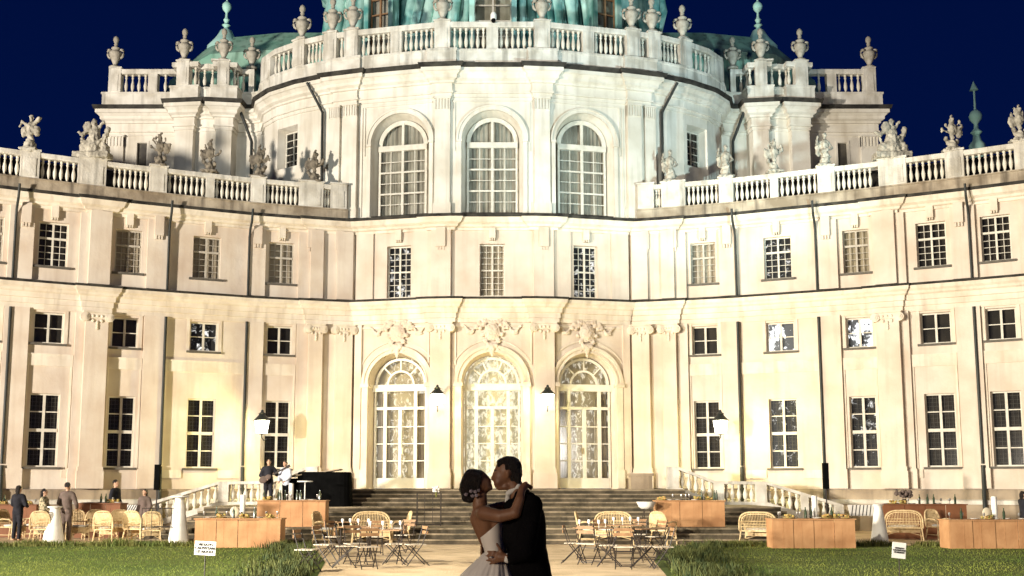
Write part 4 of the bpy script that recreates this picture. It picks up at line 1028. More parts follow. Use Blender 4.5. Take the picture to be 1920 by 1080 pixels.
MB().box(.2, .72, -.03, -.005, -.025, .025).box(.72, .86, -.03, -.003, -.045, .045).build('guitar_neck', 'iron', gt)
person((gx(537, 38.1), 38.1, 1.0), 1.54, R(-30), 'musician in a pale shirt and black trousers between the guitarist and the black covered piano', 'lightshirt', 'black', lean=.15, arms=[((.27, -.08, 1.14), (.16, -.28, .98)), ((-.27, -.08, 1.14), (-.14, -.28, .96))])
person((gx(1917, 35), 35, 0), 1.52, R(100), 'person with dark curly hair in black at the right edge of the terrace', hairlong=True, arms=[((.25, -.10, 1.14), (.14, -.34, 1.04)), ((-.25, -.1, 1.14), (-.1, -.30, 1.0))])
# piano under a black cover, raised lid
pn = empty('grand_piano', (-5.8, 38.75, 1.0), 'grand piano under a black cover at the top of the steps', 'piano')
m = MB(); N = 44; vs = []
for i in range(N):
    a = 2*math.pi*i/N; sx, sy = math.cos(a), math.sin(a); q = (abs(sx)**5+abs(sy)**5)**(-.2)
    for z, e in ((0, 1.02), (.6, 1.0), (1.12, .985), (1.17, .95)):
        wv = 1+.018*math.sin(i*2.4)*(1-z/1.3); vs.append((.92*q*sx*e*wv, .55*q*sy*e*wv, z))
m.add(vs, [(i*4+j, ((i+1) % N)*4+j, ((i+1) % N)*4+j+1, i*4+j+1) for i in range(N) for j in range(3)]+[tuple(i*4+3 for i in range(N))]); m.build('cover', 'black', pn)
MB().add([(-1.28, -.5, .98), (.55, -.5, 1.24), (.55, .5, 1.24), (-1.28, .5, .98), (-1.28, -.5, 1.02), (.55, -.5, 1.28), (.55, .5, 1.28), (-1.28, .5, 1.02)], [(0, 3, 2, 1), (4, 5, 6, 7), (0, 1, 5, 4), (1, 2, 6, 5), (2, 3, 7, 6), (3, 0, 4, 7)]).build('lid', 'base', pn)
m = MB(); m.box(-1.2, -.9, -.35, .35, .55, .95); m.box(-1.15, -.95, -.3, -.22, 0, .55); m.box(-1.15, -.95, .22, .3, 0, .55); m.build('keyboard', 'black', pn)
# ================================================================ FURNITURE
crn0 = random.Random(4)
def counter(px0, px1, ytop, Y, z0, h, mat, label, depth=.7):
    x0, x1 = gx(px0, Y), gx(px1, Y); L = x1-x0; r = empty('buffet_counter', ((x0+x1)/2, Y, z0), label, 'counter', 'draped buffet counters')
    m = MB(); n = max(3, int(L/.55)); 
    for i in range(n):
        a, b = -L/2+L*i/n, -L/2+L*(i+1)/n; yy = -.0+.015*((i*7) % 3-1)
        m.box(a+.004, b-.004, yy, yy+.02, .0, h-.03)
        u = a+(b-a)*crn0.uniform(.3, .7); m.box(u-.006, u+.006, yy-.004, yy+.003, 0.02, h-.05)
    m.box(-L/2, -L/2+.02, .03, depth, 0, h-.03); m.box(L/2-.02, L/2, .03, depth, 0, h-.03); m.build('front_panel', mat, r)
    MB().box(-L/2-.03, L/2+.03, -.05, depth+.03, h-.03, h).build('counter_top', mat if mat == 'brown' else 'orange', r)
    return r, L
crn = random.Random(9)
NM = {'bottle': 'bottles', 'drinking_glass': 'glasses', 'plate': 'plates'}
def tableware(r, L, h, where, n=8, depth=.6):
    base = Vector(r.location)+Vector((0, 0, h)); cnt = {}
    OR = ['first', 'second', 'third', 'fourth', 'fifth', 'sixth', 'seventh', 'eighth', 'ninth', 'tenth', 'eleventh', 'twelfth', 'thirteenth', 'fourteenth', 'fifteenth']
    def lb(k, look): cnt[k] = cnt.get(k, 0)+1; return '%s %s from the left on %s' % (OR[cnt[k]-1], look, where)
    for i in range(n):
        x = -L/2+.12+(L-.24)*(i+crn.uniform(.2, .8))/n; y = crn.uniform(.05, depth-.1); kd = crn.choice(('bottle', 'drinking_glass', 'plate', 'plate', 'drinking_glass', 'food'))
        p = base+Vector((x, y, .002))
        if kd == 'bottle':
            o = MB().lathe([(.038, 0), (.04, .19), (.015, .25), (.015, .31)], n=8).build('bottle', 'bottle', None, False, 40, p); tag(o, lb('b', 'dark bottle'), 'bottle', 'bottles on '+where)
        elif kd == 'drinking_glass':
            o = MB().lathe([(.028, 0), (.005, .01), (.005, .08), (.035, .12), (.03, .18)], n=8).build('drinking_glass', 'chrome', None, False, 40, p); tag(o, lb('g', 'small glass'), 'glass', 'glasses on '+where)
        elif kd == 'plate':
            o = MB().lathe([(.06, 0), (.12, .02), (.13, .03), (.05, .012)], n=14).build('plate', 'white', None, False, True, p); tag(o, lb('p', 'white plate'), 'plate', 'plates on '+where)
        else:
            m = MB().lathe([(.10, 0), (.17, .02), (.17, .03)], n=12)
            for q in range(12): m.ball((crn.uniform(-.11, .11), crn.uniform(-.1, .1), .05+crn.uniform(0, .05)), (.045, .04, .035), 6, 4)
            o = m.build('food_platter', 'food', None, False, False, p); tag(o, lb('f', 'platter of food'), 'platter', 'platters on '+where)
CN = [(368, 528, 972, 30.9, 0, .80, 'orange', 'tan panelled buffet counter behind the left lawn sign', 'the tan counter behind the left sign'),
      (483, 611, 937, 34.4, .45, .80, 'orange', 'tan panelled buffet counter on the steps below the musicians', 'the tan counter below the musicians'),
      (1231, 1358, 937, 34.4, .45, .80, 'orange', 'tan panelled buffet counter on the steps right of the couple', 'the tan counter right of the couple'),
      (1446, 1600, 975, 30.6, 0, .80, 'orange', 'tan panelled buffet counter standing left of the white conical table on the right', 'the tan counter beside the right white table'),
      (1655, 1810, 945, 36.3, 0, 1.11, 'brown', 'dark brown panelled buffet counter behind the rattan seat on the right', 'the brown counter on the right'),
      (1776, 1990, 978, 30.4, 0, .78, 'orange', 'tan panelled buffet counter cut by the right edge', 'the tan counter at the right edge'),
      (143, 227, 943, 37.0, 0, 1.13, 'brown', 'brown panelled buffet counter behind the rattan armchairs on the left', 'the brown counter on the left'),
      (-40, 70, 946, 37.4, 0, 1.08, 'brown', 'brown panelled buffet counter cut by the left edge', 'the brown counter at the left edge')]
for a, b, yt, Y, z0, h, mt, lb, wh in CN:
    r, L = counter(a, b, yt, Y, z0, h, mt, lb); tableware(r, L, h, wh, 15)
def tall_candle(px, Y, z, label, h=.55, disc=None):
    r = empty('table_lamp', (gx(px, Y), Y, z), label, 'lamp', 'white table lamps')
    MB().lathe([(.09, 0), (.09, .02), (.075, .03), (.075, h), (.06, h+.02)], n=12).build('lamp_body', 'white', r, False, 40)
    if disc: MB().ball((disc*.22, -.02, .16), (.13, .04, .16), 14, 9).build('paper_disc', 'curtainl' if disc < 0 else 'white', r, False, True)
tall_candle(456, 31.3, .80, 'white column lamp with pale disc on the tan counter behind the left sign', .62, -1)
tall_candle(546, 34.8, 1.25, 'white column lamp on the tan counter below the musicians', .50)
tall_candle(1526, 31.0, .80, 'white column lamp on the tan counter beside the right white table', .60)
tall_candle(1862, 30.8, .78, 'white column lamp with round disc on the tan counter at the right edge', .60, -1)
# flowers on the brown counter
fl = empty('flower_arrangement', (gx(1694, 36.6), 36.6, 1.11), 'dark spiky flower arrangement on the brown counter on the right', 'flowers')
MB().lathe([(.07, 0), (.10, .08), (.06, .16)], n=10).build('vase', 'iron', fl, False, True)
m = MB()
for i in range(34): a = crn.uniform(0, 6.28); q = crn.uniform(.05, .26); m.ball((q*math.cos(a), q*math.sin(a), .22+crn.uniform(0, .2)), (.05, .05, .06), 6, 4)
m.build('blossoms', 'greysuit', fl)
# white stretch-covered tall tables
def cone_table(px, yfoot, h, wb, label, z=0, cap=.2):
    Y = gy(yfoot, z); r = empty('cocktail_table', (gx(px, Y), Y, z), label, 'table', 'white covered cocktail tables')
    nn = 24
    m = MB().lathe([(wb, 0), (wb*.93, .05), (wb*.72, .42*h), (wb*.52, .76*h), (wb*.42, .9*h), (wb*.42, h-.06), (cap*.95, h-.04), (cap, h-.03)], n=nn, wob=lambda a, z_: 1+.06*math.cos(4*a)*max(0, 1-z_/h*1.4))
    m.build('table_cover', 'white', r, False, 45); MB().lathe([(cap+.02, h-.028), (cap+.02, h), (.01, h+.004)], n=nn).build('table_top', 'white', r, False, 45)
    return r
cone_table(105, 1018, 1.08, .33, 'white cone-covered cocktail table among the rattan armchairs on the left')
cone_table(338, 1022, 1.40, .31, 'tall white cone-covered cocktail table left of the tan counter on the left', cap=.24)
cone_table(1645, 1022, 1.16, .27, 'white cone-covered cocktail table beside the rattan seat on the right', cap=.13)
cone_table(1479, 994, 1.30, .24, 'white cocktail table with tripod cover behind the tan counter on the right')
# rattan armchairs and two-seaters
def rattan(W, name, label, grp):
    r = empty(name, (0, 0, 0), label, 'armchair' if W < .8 else 'sofa', grp)      # sits facing -y
    h = W/2; t = .018
    m = MB(); N = 18
    rim = [(-h, .20, .40)]+[(-h*math.cos(math.pi*i/N)**1 if False else -h*math.copysign(abs(math.cos(math.pi*i/N))**.55, math.cos(math.pi*i/N)), .24+.10*math.sin(math.pi*i/N), .44+.50*math.sin(math.pi*i/N)**.6) for i in range(N+1)]+[(h, .20, .40)]
    m.tube(rim, .024, 6); m.tube([(x*.9, y-.01, .40+(z-.40)*.90) for x, y, z in rim], .016, 5)
    K = int(W/.05)
    for i in range(1, K):
        x = -h*.94+1.88*h*i/K; q = max(.0, 1-abs(x/h)**3.6)**.17; m.tube([(x*.85, .22, .42), (x, .24+.09*q, .44+.48*q)], .009, 4)
    for z in (.52, .60, .68): m.tube([(-h*.92, .24, z), (0, .30, z), (h*.92, .24, z)], .011, 4)
    # woven skin of the back
    nn = 14; vs = []
    for i in range(nn+1):
        x = -h*.9+1.8*h*i/nn; q = max(.0, 1-abs(x/h)**3.6)**.17; vs += [(x*.85, .245, .55), (x, .26+.085*q, .50+.40*q)]
    if W < .8: m.add(vs, [(2*i, 2*i+2, 2*i+3, 2*i+1) for i in range(nn)])
    m.build('backrest', 'rattan', r)
    s = MB(); s.box(-h*.92, h*.92, -.26, .22, .385, .42); s.tube([(-h*.95, -.26, .39), (h*.95, -.26, .39)], .022, 6); s.box(-h*.92, h*.92, -.25, -.235, .24, .385); s.build('seat', 'rattan', r)
    for sx in (-1, 1):
        MB().tube([(sx*h, .24, .62), (sx*(h+.04), .05, .66), (sx*(h+.03), -.20, .64), (sx*(h-.01), -.27, .56), (sx*(h-.03), -.26, .40)], .022, 6).build('armrest', 'rattan', r)
        MB().tube([(sx*(h-.04), -.25, .40), (sx*(h-.01), -.28, 0)], .022, 6).build('leg', 'rattan', r); MB().tube([(sx*(h-.04), .20, .42), (sx*(h+.0), .28, 0)], .022, 6).build('leg', 'rattan', r)
    m = MB()
    for sx in (-1, 1): m.tube([(sx*(h-.02), -.265, .16), (sx*(h-.02), .25, .16)], .012, 5)
    m.tube([(-h+.02, -.265, .16), (0, -.27, .30), (h-.02, -.265, .16)], .012, 5); m.build('stretcher', 'rattan', r)
    MB().ball((0, -.03, .445), (h*.82, .23, .05), 14, 8).build('cushion', 'white', r, False, True)
    return r
ch0 = rattan(.58, 'rattan_armchair', 'x', 'rattan armchairs'); ls0 = rattan(1.12, 'rattan_loveseat', 'x', 'rattan two-seaters')
used = {ch0: 0, ls0: 0}
def put(src, loc, rz, label, k=1., group=None):
    if src in used and not used[src]: o = src; used[src] = 1
    else: o = copy_tree(src)
    o.location = loc; o.rotation_euler = (0, 0, rz); o['label'] = label; o.scale = (k, k, k)
    if group: o['group'] = group
    return o
def putp(src, px, yf, deg, label, z=0, k=1.): Y = gy(yf, z); return put(src, (gx(px, Y), Y, z), R(deg), label, k)
for px, yf, dg, lb in ((24, 1012, 75, 'rattan armchair at the left edge, its back to the edge'), (64, 1010, -80, 'rattan armchair beside the person in the dark suit'), (82, 1018, 190, 'rattan armchair directly left of the white cone table on the left'),
                       (150, 1014, 35, 'rattan armchair standing nearest the lawn left of the brown counter'), (178, 1012, -150, 'rattan armchair turned away in front of the brown counter on the left'), (202, 1018, 180, 'rattan armchair with its back to the lawn in the left group'),
                       (226, 1012, 200, 'rattan armchair behind the striped folding seat on the left'), (258, 1017, 170, 'rattan armchair left of the black metal frame'), (286, 1021, 200, 'rattan armchair seen from behind beside the black metal frame, rightmost of the left group'),
                       (612, 1021, 70, 'rattan armchair in profile below the tan counter of the musicians'), (750, 1020, -75, 'rattan armchair in profile nearest the couple on the left'),
                       (1100, 1021, 80, 'rattan armchair in profile right behind the groom'), (1242, 1021, 140, 'rattan armchair half hidden in front of the tan counter on the steps'), (1756, 1012, 20, 'rattan armchair between the brown counter and the right tan counter')):
    putp(ch0, px, yf, dg, lb)
putp(ls0, 697, 1022, 8, 'rattan two-seater on the gravel between the two armchairs left of the couple'); putp(ls0, 1150, 1022, -4, 'rattan two-seater on the gravel right of the groom')
putp(ls0, 1424, 1022, 150, 'rattan two-seater seen from behind left of the right tan counter'); putp(ls0, 1690, 1014, 165, 'rattan two-seater seen from behind beside the white cone table on the right')
# folding slatted chairs and tables
def fold_chair():
    r = empty('folding_chair', (0, 0, 0), 'x', 'chair', 'folding bistro chairs')
    m = MB()
    for i in range(5): m.box(-.20, .20, -.19+.078*i, -.19+.078*i+.062, .43, .447)
    m.build('seat', 'slat', r)
    m = MB()
    for z in (.66, .76): m.box(-.20, .20, .205, .222, z, z+.065)
    m.build('backrest', 'slatb', r)
    for s in (-1, 1):
        MB().tube([(s*.19, -.24, 0), (s*.19, .10, .45), (s*.19, .225, .84)], .012, 5).build('leg', 'iron', r)
        MB().tube([(s*.165, .26, 0), (s*.165, -.18, .425)], .012, 5).build('leg', 'iron', r)
    m = MB(); m.tube([(-.19, -.20, .06), (.19, -.20, .06)], .009, 5); m.tube([(-.165, .23, .06), (.165, .23, .06)], .009, 5); m.tube([(-.19, .03, .35), (.19, .03, .35)], .009, 5); m.build('stretcher', 'iron', r)
    return r
def fold_table():
    r = empty('folding_table', (0, 0, 0), 'x', 'table', 'folding bistro tables')
    m = MB()
    for i in range(9): m.box(-.42, .42, -.33+.075*i, -.33+.075*i+.06, .71, .73)
    m.build('table_top', 'slatb', r)
    for s in (-1, 1):
        MB().tube([(s*.36, -.30, 0), (s*.36, .26, .70)], .013, 5).build('leg', 'iron', r); MB().tube([(s*.33, .30, 0), (s*.33, -.26, .70)], .013, 5).build('leg', 'iron', r)
    m = MB(); m.tube([(-.36, -.26, .05), (.36, -.26, .05)], .01, 5); m.tube([(-.33, .26, .05), (.33, .26, .05)], .01, 5); m.build('stretcher', 'iron', r)
    return r
fc0, ft0 = fold_chair(), fold_table(); used[fc0] = 0; used[ft0] = 0
TB = [(668, 1046, 5, 'slatted folding table behind the leftmost pair of folding chairs'), (722, 1056, -10, 'slatted folding table nearest the couple on the left'), (645, 1030, 20, 'slatted folding table in front of the left rattan armchair in profile'),
      (1112, 1050, 8, 'slatted folding table nearest the groom on the right'), (1172, 1040, -12, 'slatted folding table set with glasses in front of the right rattan two-seater'), (1216, 1052, 25, 'slatted folding table beside the planted border on the right')]
for px, yf, dg, lb in TB: putp(ft0, px, yf, dg, lb)
FC = [(578, 1073, 78, 'folding chair standing in the grass, leftmost of all'), (612, 1060, 70, 'folding chair second from the left, its seat over the dark border'), (648, 1064, 100, 'folding chair just left of the nearest left table'), (690, 1066, -160, 'folding chair with its back to the lawn at the left tables'),
      (668, 1058, 30, 'folding chair pushed under the left middle table'), (742, 1058, -95, 'folding chair facing the left table nearest the couple'), (780, 1060, -70, 'folding chair alone on the gravel nearest the bride'), (704, 1040, 10, 'folding chair behind the left tables facing the camera'), (760, 1036, -30, 'folding chair at the back right of the left tables'), (632, 1040, 60, 'folding chair at the back left of the left tables'),
      (1074, 1056, 80, 'folding chair nearest the groom on the right'), (1104, 1058, 150, 'folding chair with its back to the camera nearest the groom'), (1140, 1062, -100, 'folding chair between the two front right tables'), (1168, 1066, 170, 'folding chair standing foremost of the right group'), (1204, 1064, 75, 'folding chair facing right at the foremost right table'), (1240, 1066, -85, 'folding chair at the border grass, rightmost of all'),
      (1130, 1036, 15, 'folding chair behind the right tables facing the camera'), (1196, 1034, -15, 'folding chair at the back of the right group by the tan counter'), (1228, 1040, -60, 'folding chair turned sideways at the back right of the right tables')]
for px, yf, dg, lb in FC: putp(fc0, px, yf, dg, lb)
for (px, yf, dg, lb), wh2 in zip(TB[3:5]+TB[:2], ('the folding table nearest the groom', 'the middle right folding table', 'the leftmost front folding table', 'the folding table nearest the bride')):
    Y = gy(yf); b = Vector((gx(px, Y), Y, .732))
    for i in range(4):
        p = b+Vector((-.33+.2*i+crn.uniform(0, .1), crn.uniform(-.22, .22), 0))
        o = MB().lathe([(.028, 0), (.005, .01), (.005, .08), (.035, .12), (.03, .18)], n=8).build('drinking_glass', 'white', None, False, 40, p); tag(o, ('first', 'second', 'third', 'fourth')[i]+' glass from the left on '+wh2, 'glass', 'glasses on '+wh2)
# black metal frames, striped folding seats, loudspeakers
def frame_rack(px, yf, W, H, label, z=0, n=3):
    Y = gy(yf, z); r = empty('metal_frame', (gx(px, Y), Y, z), label, 'metal frame'); m = MB()
    for x in (-W/2, W/2):
        for y in (0, .35): m.tube([(x, y, 0), (x, y, H)], .012, 5)
    for zz in (0.04, H*.5, H):
        m.tube([(-W/2, 0, zz), (W/2, 0, zz)], .011, 5); m.tube([(-W/2, .35, zz), (W/2, .35, zz)], .011, 5)
        for x in (-W/2, W/2): m.tube([(x, 0, zz), (x, .35, zz)], .011, 5)
    for i in range(1, n): x = -W/2+W*i/n; m.tube([(x, 0, 0.04), (x, 0, H)], .009, 5)
    m.build('rack_frame', 'iron', r); return r
frame_rack(296, 1023, .85, 1.05, 'open black metal frame in front of the rattan chairs on the left'); 
frame_rack(804, 986, .75, 1.02, 'open black metal frame on the steps left of the bride', .45)
fb = empty('bouquet', (gx(818, 33.9), 33.9, 1.47), 'small white bouquet on the black metal frame left of the bride', 'bouquet'); m = MB()
for i in range(26): a = crn.uniform(0, 6.28); q = crn.uniform(0, .12); m.ball((q*math.cos(a), q*math.sin(a)*.8, .10+crn.uniform(-.05, .1)), (.035, .035, .03), 6, 4)
m.build('blossoms', 'white', fb); MB().lathe([(.02, -.12), (.03, .06)], n=7).build('stems', 'reed', fb)
def striped(px, yf, label, W=.85):
    Y = gy(yf); r = empty('striped_seat', (gx(px, Y), Y, 0), label, 'folding seat'); T = lambda u, n, z: (u, n*math.cos(.5)+z*math.sin(.5)+.1, .62+z*math.cos(.5)*.9)
    MB(T).box(-W/2, W/2, 0, .03, 0, .5).build('cloth_panel', 'white', r); m = MB(T)
    for i in range(7):
        x = -W/2+.04+i*W/7.2; m.add([(x, -.004, .01), (x+.035, -.004, .01), (x+.17, -.004, .49), (x+.135, -.004, .49)], [(0, 1, 2, 3)])
    m.build('stripes', 'ink', r); m = MB()
    for s in (-1, 1): m.tube([(s*W/2, -.2, 0), (s*W/2, .2, .66)], .014, 5); m.tube([(s*W/2, .35, 0), (s*W/2, -.1, .6)], .014, 5)
    m.build('folding_frame', 'iron', r)
striped(240, 1000, 'seat with black and white slanting stripes among the left rattan chairs', .62); striped(1618, 1000, 'seat with black and white slanting stripes left of the right white cone table', .95)
def speaker(px, ytop, Y, label, foot=False):
    p = at(px, ytop, Y); r = empty('column_speaker', (p.x, Y, 0), label, 'loudspeaker', 'black column loudspeakers'); zt = p.z
    MB().box(-.085, .085, -.09, .09, zt-.85, zt).build('speaker_box', 'black', r); MB().tube([(0, 0, .1), (0, 0, zt-.85)], .022, 7).build('pole', 'iron', r)
    if foot: MB().box(-.19, .19, -.2, .2, 0.0, .50).build('subwoofer', 'black', r)
    else: MB().lathe([(.25, 0), (.25, .02), (.03, .05)], n=12).build('stand_base', 'iron', r)
speaker(296, 871, 37.5, 'slim black loudspeaker on a pole in front of the left wing'); speaker(1547, 868, 37.0, 'slim black loudspeaker on a pole over a black box in front of the right wing', True)
sm_ = empty('serving_tray', (gx(1211, 34.2), 34.2, .45), 'white serving bowl on a small black stand left of the right step counter', 'bowl stand')
MB().lathe([(.16, .55), (.24, .62), (.30, .76), (.28, .76)], n=14).build('bowl', 'white', sm_, False, True)
m = MB()
for a in (0, 2.1, 4.2): m.tube([(.28*math.cos(a), .28*math.sin(a), 0), (.1*math.cos(a), .1*math.sin(a), .55)], .013, 5)
m.build('stand', 'iron', sm_)
cs = empty('cake_stand', (gx(568, 36.6), 37.0, .8), 'white round table top on a thin stem in front of the black covered piano', 'stand'); MB().lathe([(.26, 1.02), (.26, 1.06), (.02, 1.065)], n=16).build('stand_top', 'white', cs); MB().lathe([(.18, -.2), (.02, -.17), (.02, 1.02)], n=10).build('stem', 'white', cs)
# ================================================================ LAWN SIGNS
def text_mesh(s, size, mat, parent, loc, rot):
    cu = bpy.data.curves.new('txt', 'FONT'); cu.body = s; cu.size = size; cu.align_x = 'CENTER'; cu.align_y = 'CENTER'; cu.space_line = .95; cu.extrude = .002; cu.offset = .0016
    o = bpy.data.objects.new('txt', cu); col.objects.link(o); dg = bpy.context.evaluated_depsgraph_get()
    me = bpy.data.meshes.new_from_object(o.evaluated_get(dg)); bpy.data.objects.remove(o); me.materials.clear(); me.materials.append(M[mat])
    t = link('lettering', me, parent, loc); t.rotation_euler = rot; return t
def sign(px, ytop, ybot, wpx, label, tilt, yaw, Y, size):
    p0, p1 = at(px, ytop, Y), at(px, ybot, Y); W = wpx*Y/F0; H = p0.z-p1.z; zc = (p0.z+p1.z)/2
    r = empty('lawn_sign', (p0.x, Y, 0), label, 'sign', 'lawn signs'); 
    T = lambda u, n, z: (u*math.cos(tilt)+z*math.sin(tilt), n+u*yaw, zc-u*math.sin(tilt)+z*math.cos(tilt))
    MB(T).box(-W/2, W/2, 0, .012, -H/2, H/2).build('sign_board', 'board', r)
    MB().tube([(.0, .025, -.05), (.0, .025, zc)], .011, 6).build('post', 'iron', r)
    text_mesh('VIETATO\nCALPESTARE\nLE AIUOLE', size, 'ink', r, (0, -.006, zc), (R(90), tilt, 0))
sign(385, 1015, 1041, 39, 'tilted white landscape sign with three lines of lettering on the left lawn', R(3), 0, 20.6, .066)
sign(1685, 1017, 1047, 25, 'white portrait sign with three lines of lettering on the right lawn', R(6), 0, 20.6, .040)
# ================================================================ GRASS
def blades(name, fn, n, mat, seed):
    r = random.Random(seed); vs = []; fs = []
    for i in range(n):
        g = fn(r)
        if not g: continue
        x, y, z, h, w_ = g
        a = r.uniform(0, 3.14); dx, dy = math.cos(a)*w_, math.sin(a)*w_; lx, ly = r.uniform(-.4, .4)*h, r.uniform(-.4, .4)*h
        b = len(vs); vs += [(x-dx, y-dy, z), (x+dx, y+dy, z), (x+lx*.4+dx*.7, y+ly*.4+dy*.7, z+h*.6), (x+lx*.4-dx*.7, y+ly*.4-dy*.7, z+h*.6), (x+lx, y+ly, z+h)]
        fs += [(b, b+1, b+2, b+3), (b+3, b+2, b+4)]
    me = bpy.data.meshes.new(name); me.from_pydata(vs, [], fs); me.materials.append(M[mat]); o = link(name, me); tag(o, kind='stuff'); return o
def inner(y):
    pts = [(2, 3.0), (14, 3.05), (21, 3.25), (25, 3.7), (29.5, 4.6), (32.0, 6.0)]
    for (a, xa), (b, xb) in zip(pts, pts[1:]):
        if y <= b: return xa+(xb-xa)*(y-a)/(b-a)
    return 6
def f_lawn(r):
    y = 12+20*r.random()**.8; x = r.uniform(-1, 1)*y*.56
    if abs(x) < inner(y)+.1: return None
    return x, y, .0, r.uniform(.018, .042), r.uniform(.004, .007)
tag(blades('lawn_grass', f_lawn, 90000, 'blade', 1), 'short mown grass of the two lawns beside the gravel path', 'grass')
def f_back(r):
    s = r.choice((-1, 1)); x = r.uniform(5.6, 19)*s; y = 31.9+r.gauss(0, .16)-.1
    k = mnoise.noise(Vector((x*.9, s*3, 0)))
    if k < -.25: return None
    return x, y, 0, r.uniform(.04, .20)*(1+k), r.uniform(.006, .015)
tag(blades('tall_grass', f_back, 16000, 'reed', 2), 'taller unmown grass along the back edge of both lawns', 'grass')
def f_in(r):
    s = r.choice((-1, 1)); y = r.uniform(13, 32.2); w_ = (1.9 if s > 0 else 1.5)*(.6+.4*math.sin((y-12)/20*3.14))
    x = inner(y)+.1+abs(r.gauss(0, .55))*w_*.6+r.uniform(0, .3); 
    k = mnoise.noise(Vector((x*1.6, y*.9, s*5)))
    return s*x, y, 0, r.uniform(.05, .30)*(1+1.2*k)*max(.25, 1-(x-inner(y))/3), r.uniform(.008, .016)
tag(blades('border_plants', f_in, 26000, 'reedd', 4), 'dark leafy border plants where the lawns meet the gravel', 'plants')
# ================================================================ THE COUPLE
CYD = 7.8
def Q(px, py, dy=0): return at(px, py, CYD+dy)
def C(m, a, b, r0, r1=None, n=14): m.caps(Q(*a), Q(*b), r0, r1, n)
def E_(m, a, rx, ry, rz): p = Q(*a); m.ball((p.x, p.y, p.z), (rx, ry, rz), 18, 12)
GL, BL = Vector((.24, 7.8, 0)), Vector((-.12, 7.8, 0))
groom = empty('person', GL, 'person with short dark hair in a black suit embracing the bride', 'person')
bride = empty('person', BL, 'person with a dark chignon in a white strapless wedding gown leaning back in the embrace', 'person')
def leg(m, x, y, zt, r0, r1, r2, dxk=0):
    m.caps((x, y, zt), (x+dxk, y, .50), r0, r1, 14); m.caps((x+dxk, y, .50), (x, y+.01, .09), r1, r2, 14)
# ---- groom: body as one skin
g = MB()
E_(g, (952, 882), .088, .079, .102)                       # skull
E_(g, (943, 893), .075, .062, .075)
C(g, (936, 903, -.015), (936, 903, .015), .040, .040); C(g, (935, 910, -.008), (935, 911, .008), .027, .027)   # mouth, chin
C(g, (950, 912, -.03), (936, 914, -.01), .026, .022); C(g, (950, 912, .03), (936, 914, .01), .026, .022)      # jaw
C(g, (929, 887), (924, 897), .012, .016); C(g, (930, 882, -.025), (931, 881, .03), .016, .016)    # nose, brow
C(g, (928, 905, -.014), (928, 905, .014), .009, .009); C(g, (929, 909, -.010), (929, 909, .010), .010, .010)
for s in (-1, 1): C(g, (952, 885, s*.078), (952, 893, s*.076), .017, .012)
C(g, (960, 900), (972, 930), .058, .064)                  # neck
C(g, (985, 948, -.17), (985, 948, .17), .055, .055); C(g, (982, 960), (990, 1040), .12, .11)
C(g, (996, 1080), (998, 1100), .12, .12)
sh = Q(992, 950, -.2); sf = Q(975, 950, .2)
C(g, (992, 950, -.20), (984, 1036, -.27), .052, .042); C(g, (984, 1036, -.27), (952, 1047, -.20), .042, .030)   # near arm
C(g, (983, 960, .18), (948, 1012, .28), .050, .042); C(g, (948, 1012, .28), (915, 1030, .20), .042, .030)       # far arm
for s in (-1, 1): leg(g, .25, 7.8+s*.1, 1.0, .09, .062, .042); g.caps((.24, 7.8+s*.1, .06), (.04, 7.8+s*.12, .04), .045, .035)
# near hand laid flat on the bride's waist: palm, four fingers, thumb pointing up
def hand(m, wrist, palm, fingers, thumb, rp=.032):
    m.caps(wrist, palm, .028, rp, 12)
    for f in fingers:
        for (a, b), rr_ in zip(zip(f, f[1:]), (.0105, .0095, .0085)): m.caps(a, b, rr_, rr_*.92, 8)
    for (a, b), rr_ in zip(zip(thumb, thumb[1:]), (.013, .011)): m.caps(a, b, rr_, rr_*.9, 8)
W_ = Q(951, 1046, -.20)
fg = []
for i, (y0, x1, y1, x2, y2) in enumerate(((1037, 921, 1034, 914, 1034), (1043, 919, 1041, 911, 1042), (1049, 920, 1049, 912, 1051), (1053, 923, 1055, 917, 1058))):
    fg.append((Q(935, y0, -.185), Q(x1+5, y1, -.195), Q(x1, y1+.5, -.185), Q(x2, y2, -.165)))
hand(g, W_, Q(938, 1044, -.185), fg, (Q(942, 1038, -.19), Q(936, 1027, -.20), Q(931, 1019, -.195)), .036)
W2 = Q(915, 1029, .20)
fg = [(Q(910, y, .14), Q(904, y+1, .10), Q(902, y+2, .06), Q(903, y+3, .03)) for y in (1022, 1028, 1034, 1040)]
hand(g, W2, Q(909, 1031, .16), fg, (Q(911, 1024, .16), Q(906, 1019, .12), Q(904, 1016, .09)), .034)
gb = remesh(g, 'body', 'skin', .0085, groom, 2, world=True)
# suit
m = MB()
C(m, (992, 948, -.16), (982, 946, .16), .075, .075); C(m, (984, 975, -.09), (988, 1040, -.09), .145, .135); C(m, (978, 975, .09), (986, 1040, .09), .14, .13)
C(m, (988, 1040, -.06), (998, 1105, -.07), .145, .15); C(m, (988, 1040, .06), (998, 1105, .07), .145, .15); C(m, (998, 1100, 0), (1000, 1150, 0), .155, .16)
C(m, (996, 948, -.20), (985, 1034, -.26), .082, .066); C(m, (985, 1034, -.26), (959, 1046, -.20), .066, .046)
C(m, (983, 960, .18), (948, 1012, .28), .070, .060); C(m, (948, 1012, .28), (918, 1028, .21), .055, .044)
C(m, (973, 928, -.05), (992, 938, -.12), .040, .06); C(m, (975, 926, .04), (985, 938, .12), .045, .06)
C(m, (958, 948, -.06), (953, 1010, -.08), .05, .05)
remesh(m, 'jacket', 'suit', .014, groom, 5, .004, 14, world=True)
m = MB()
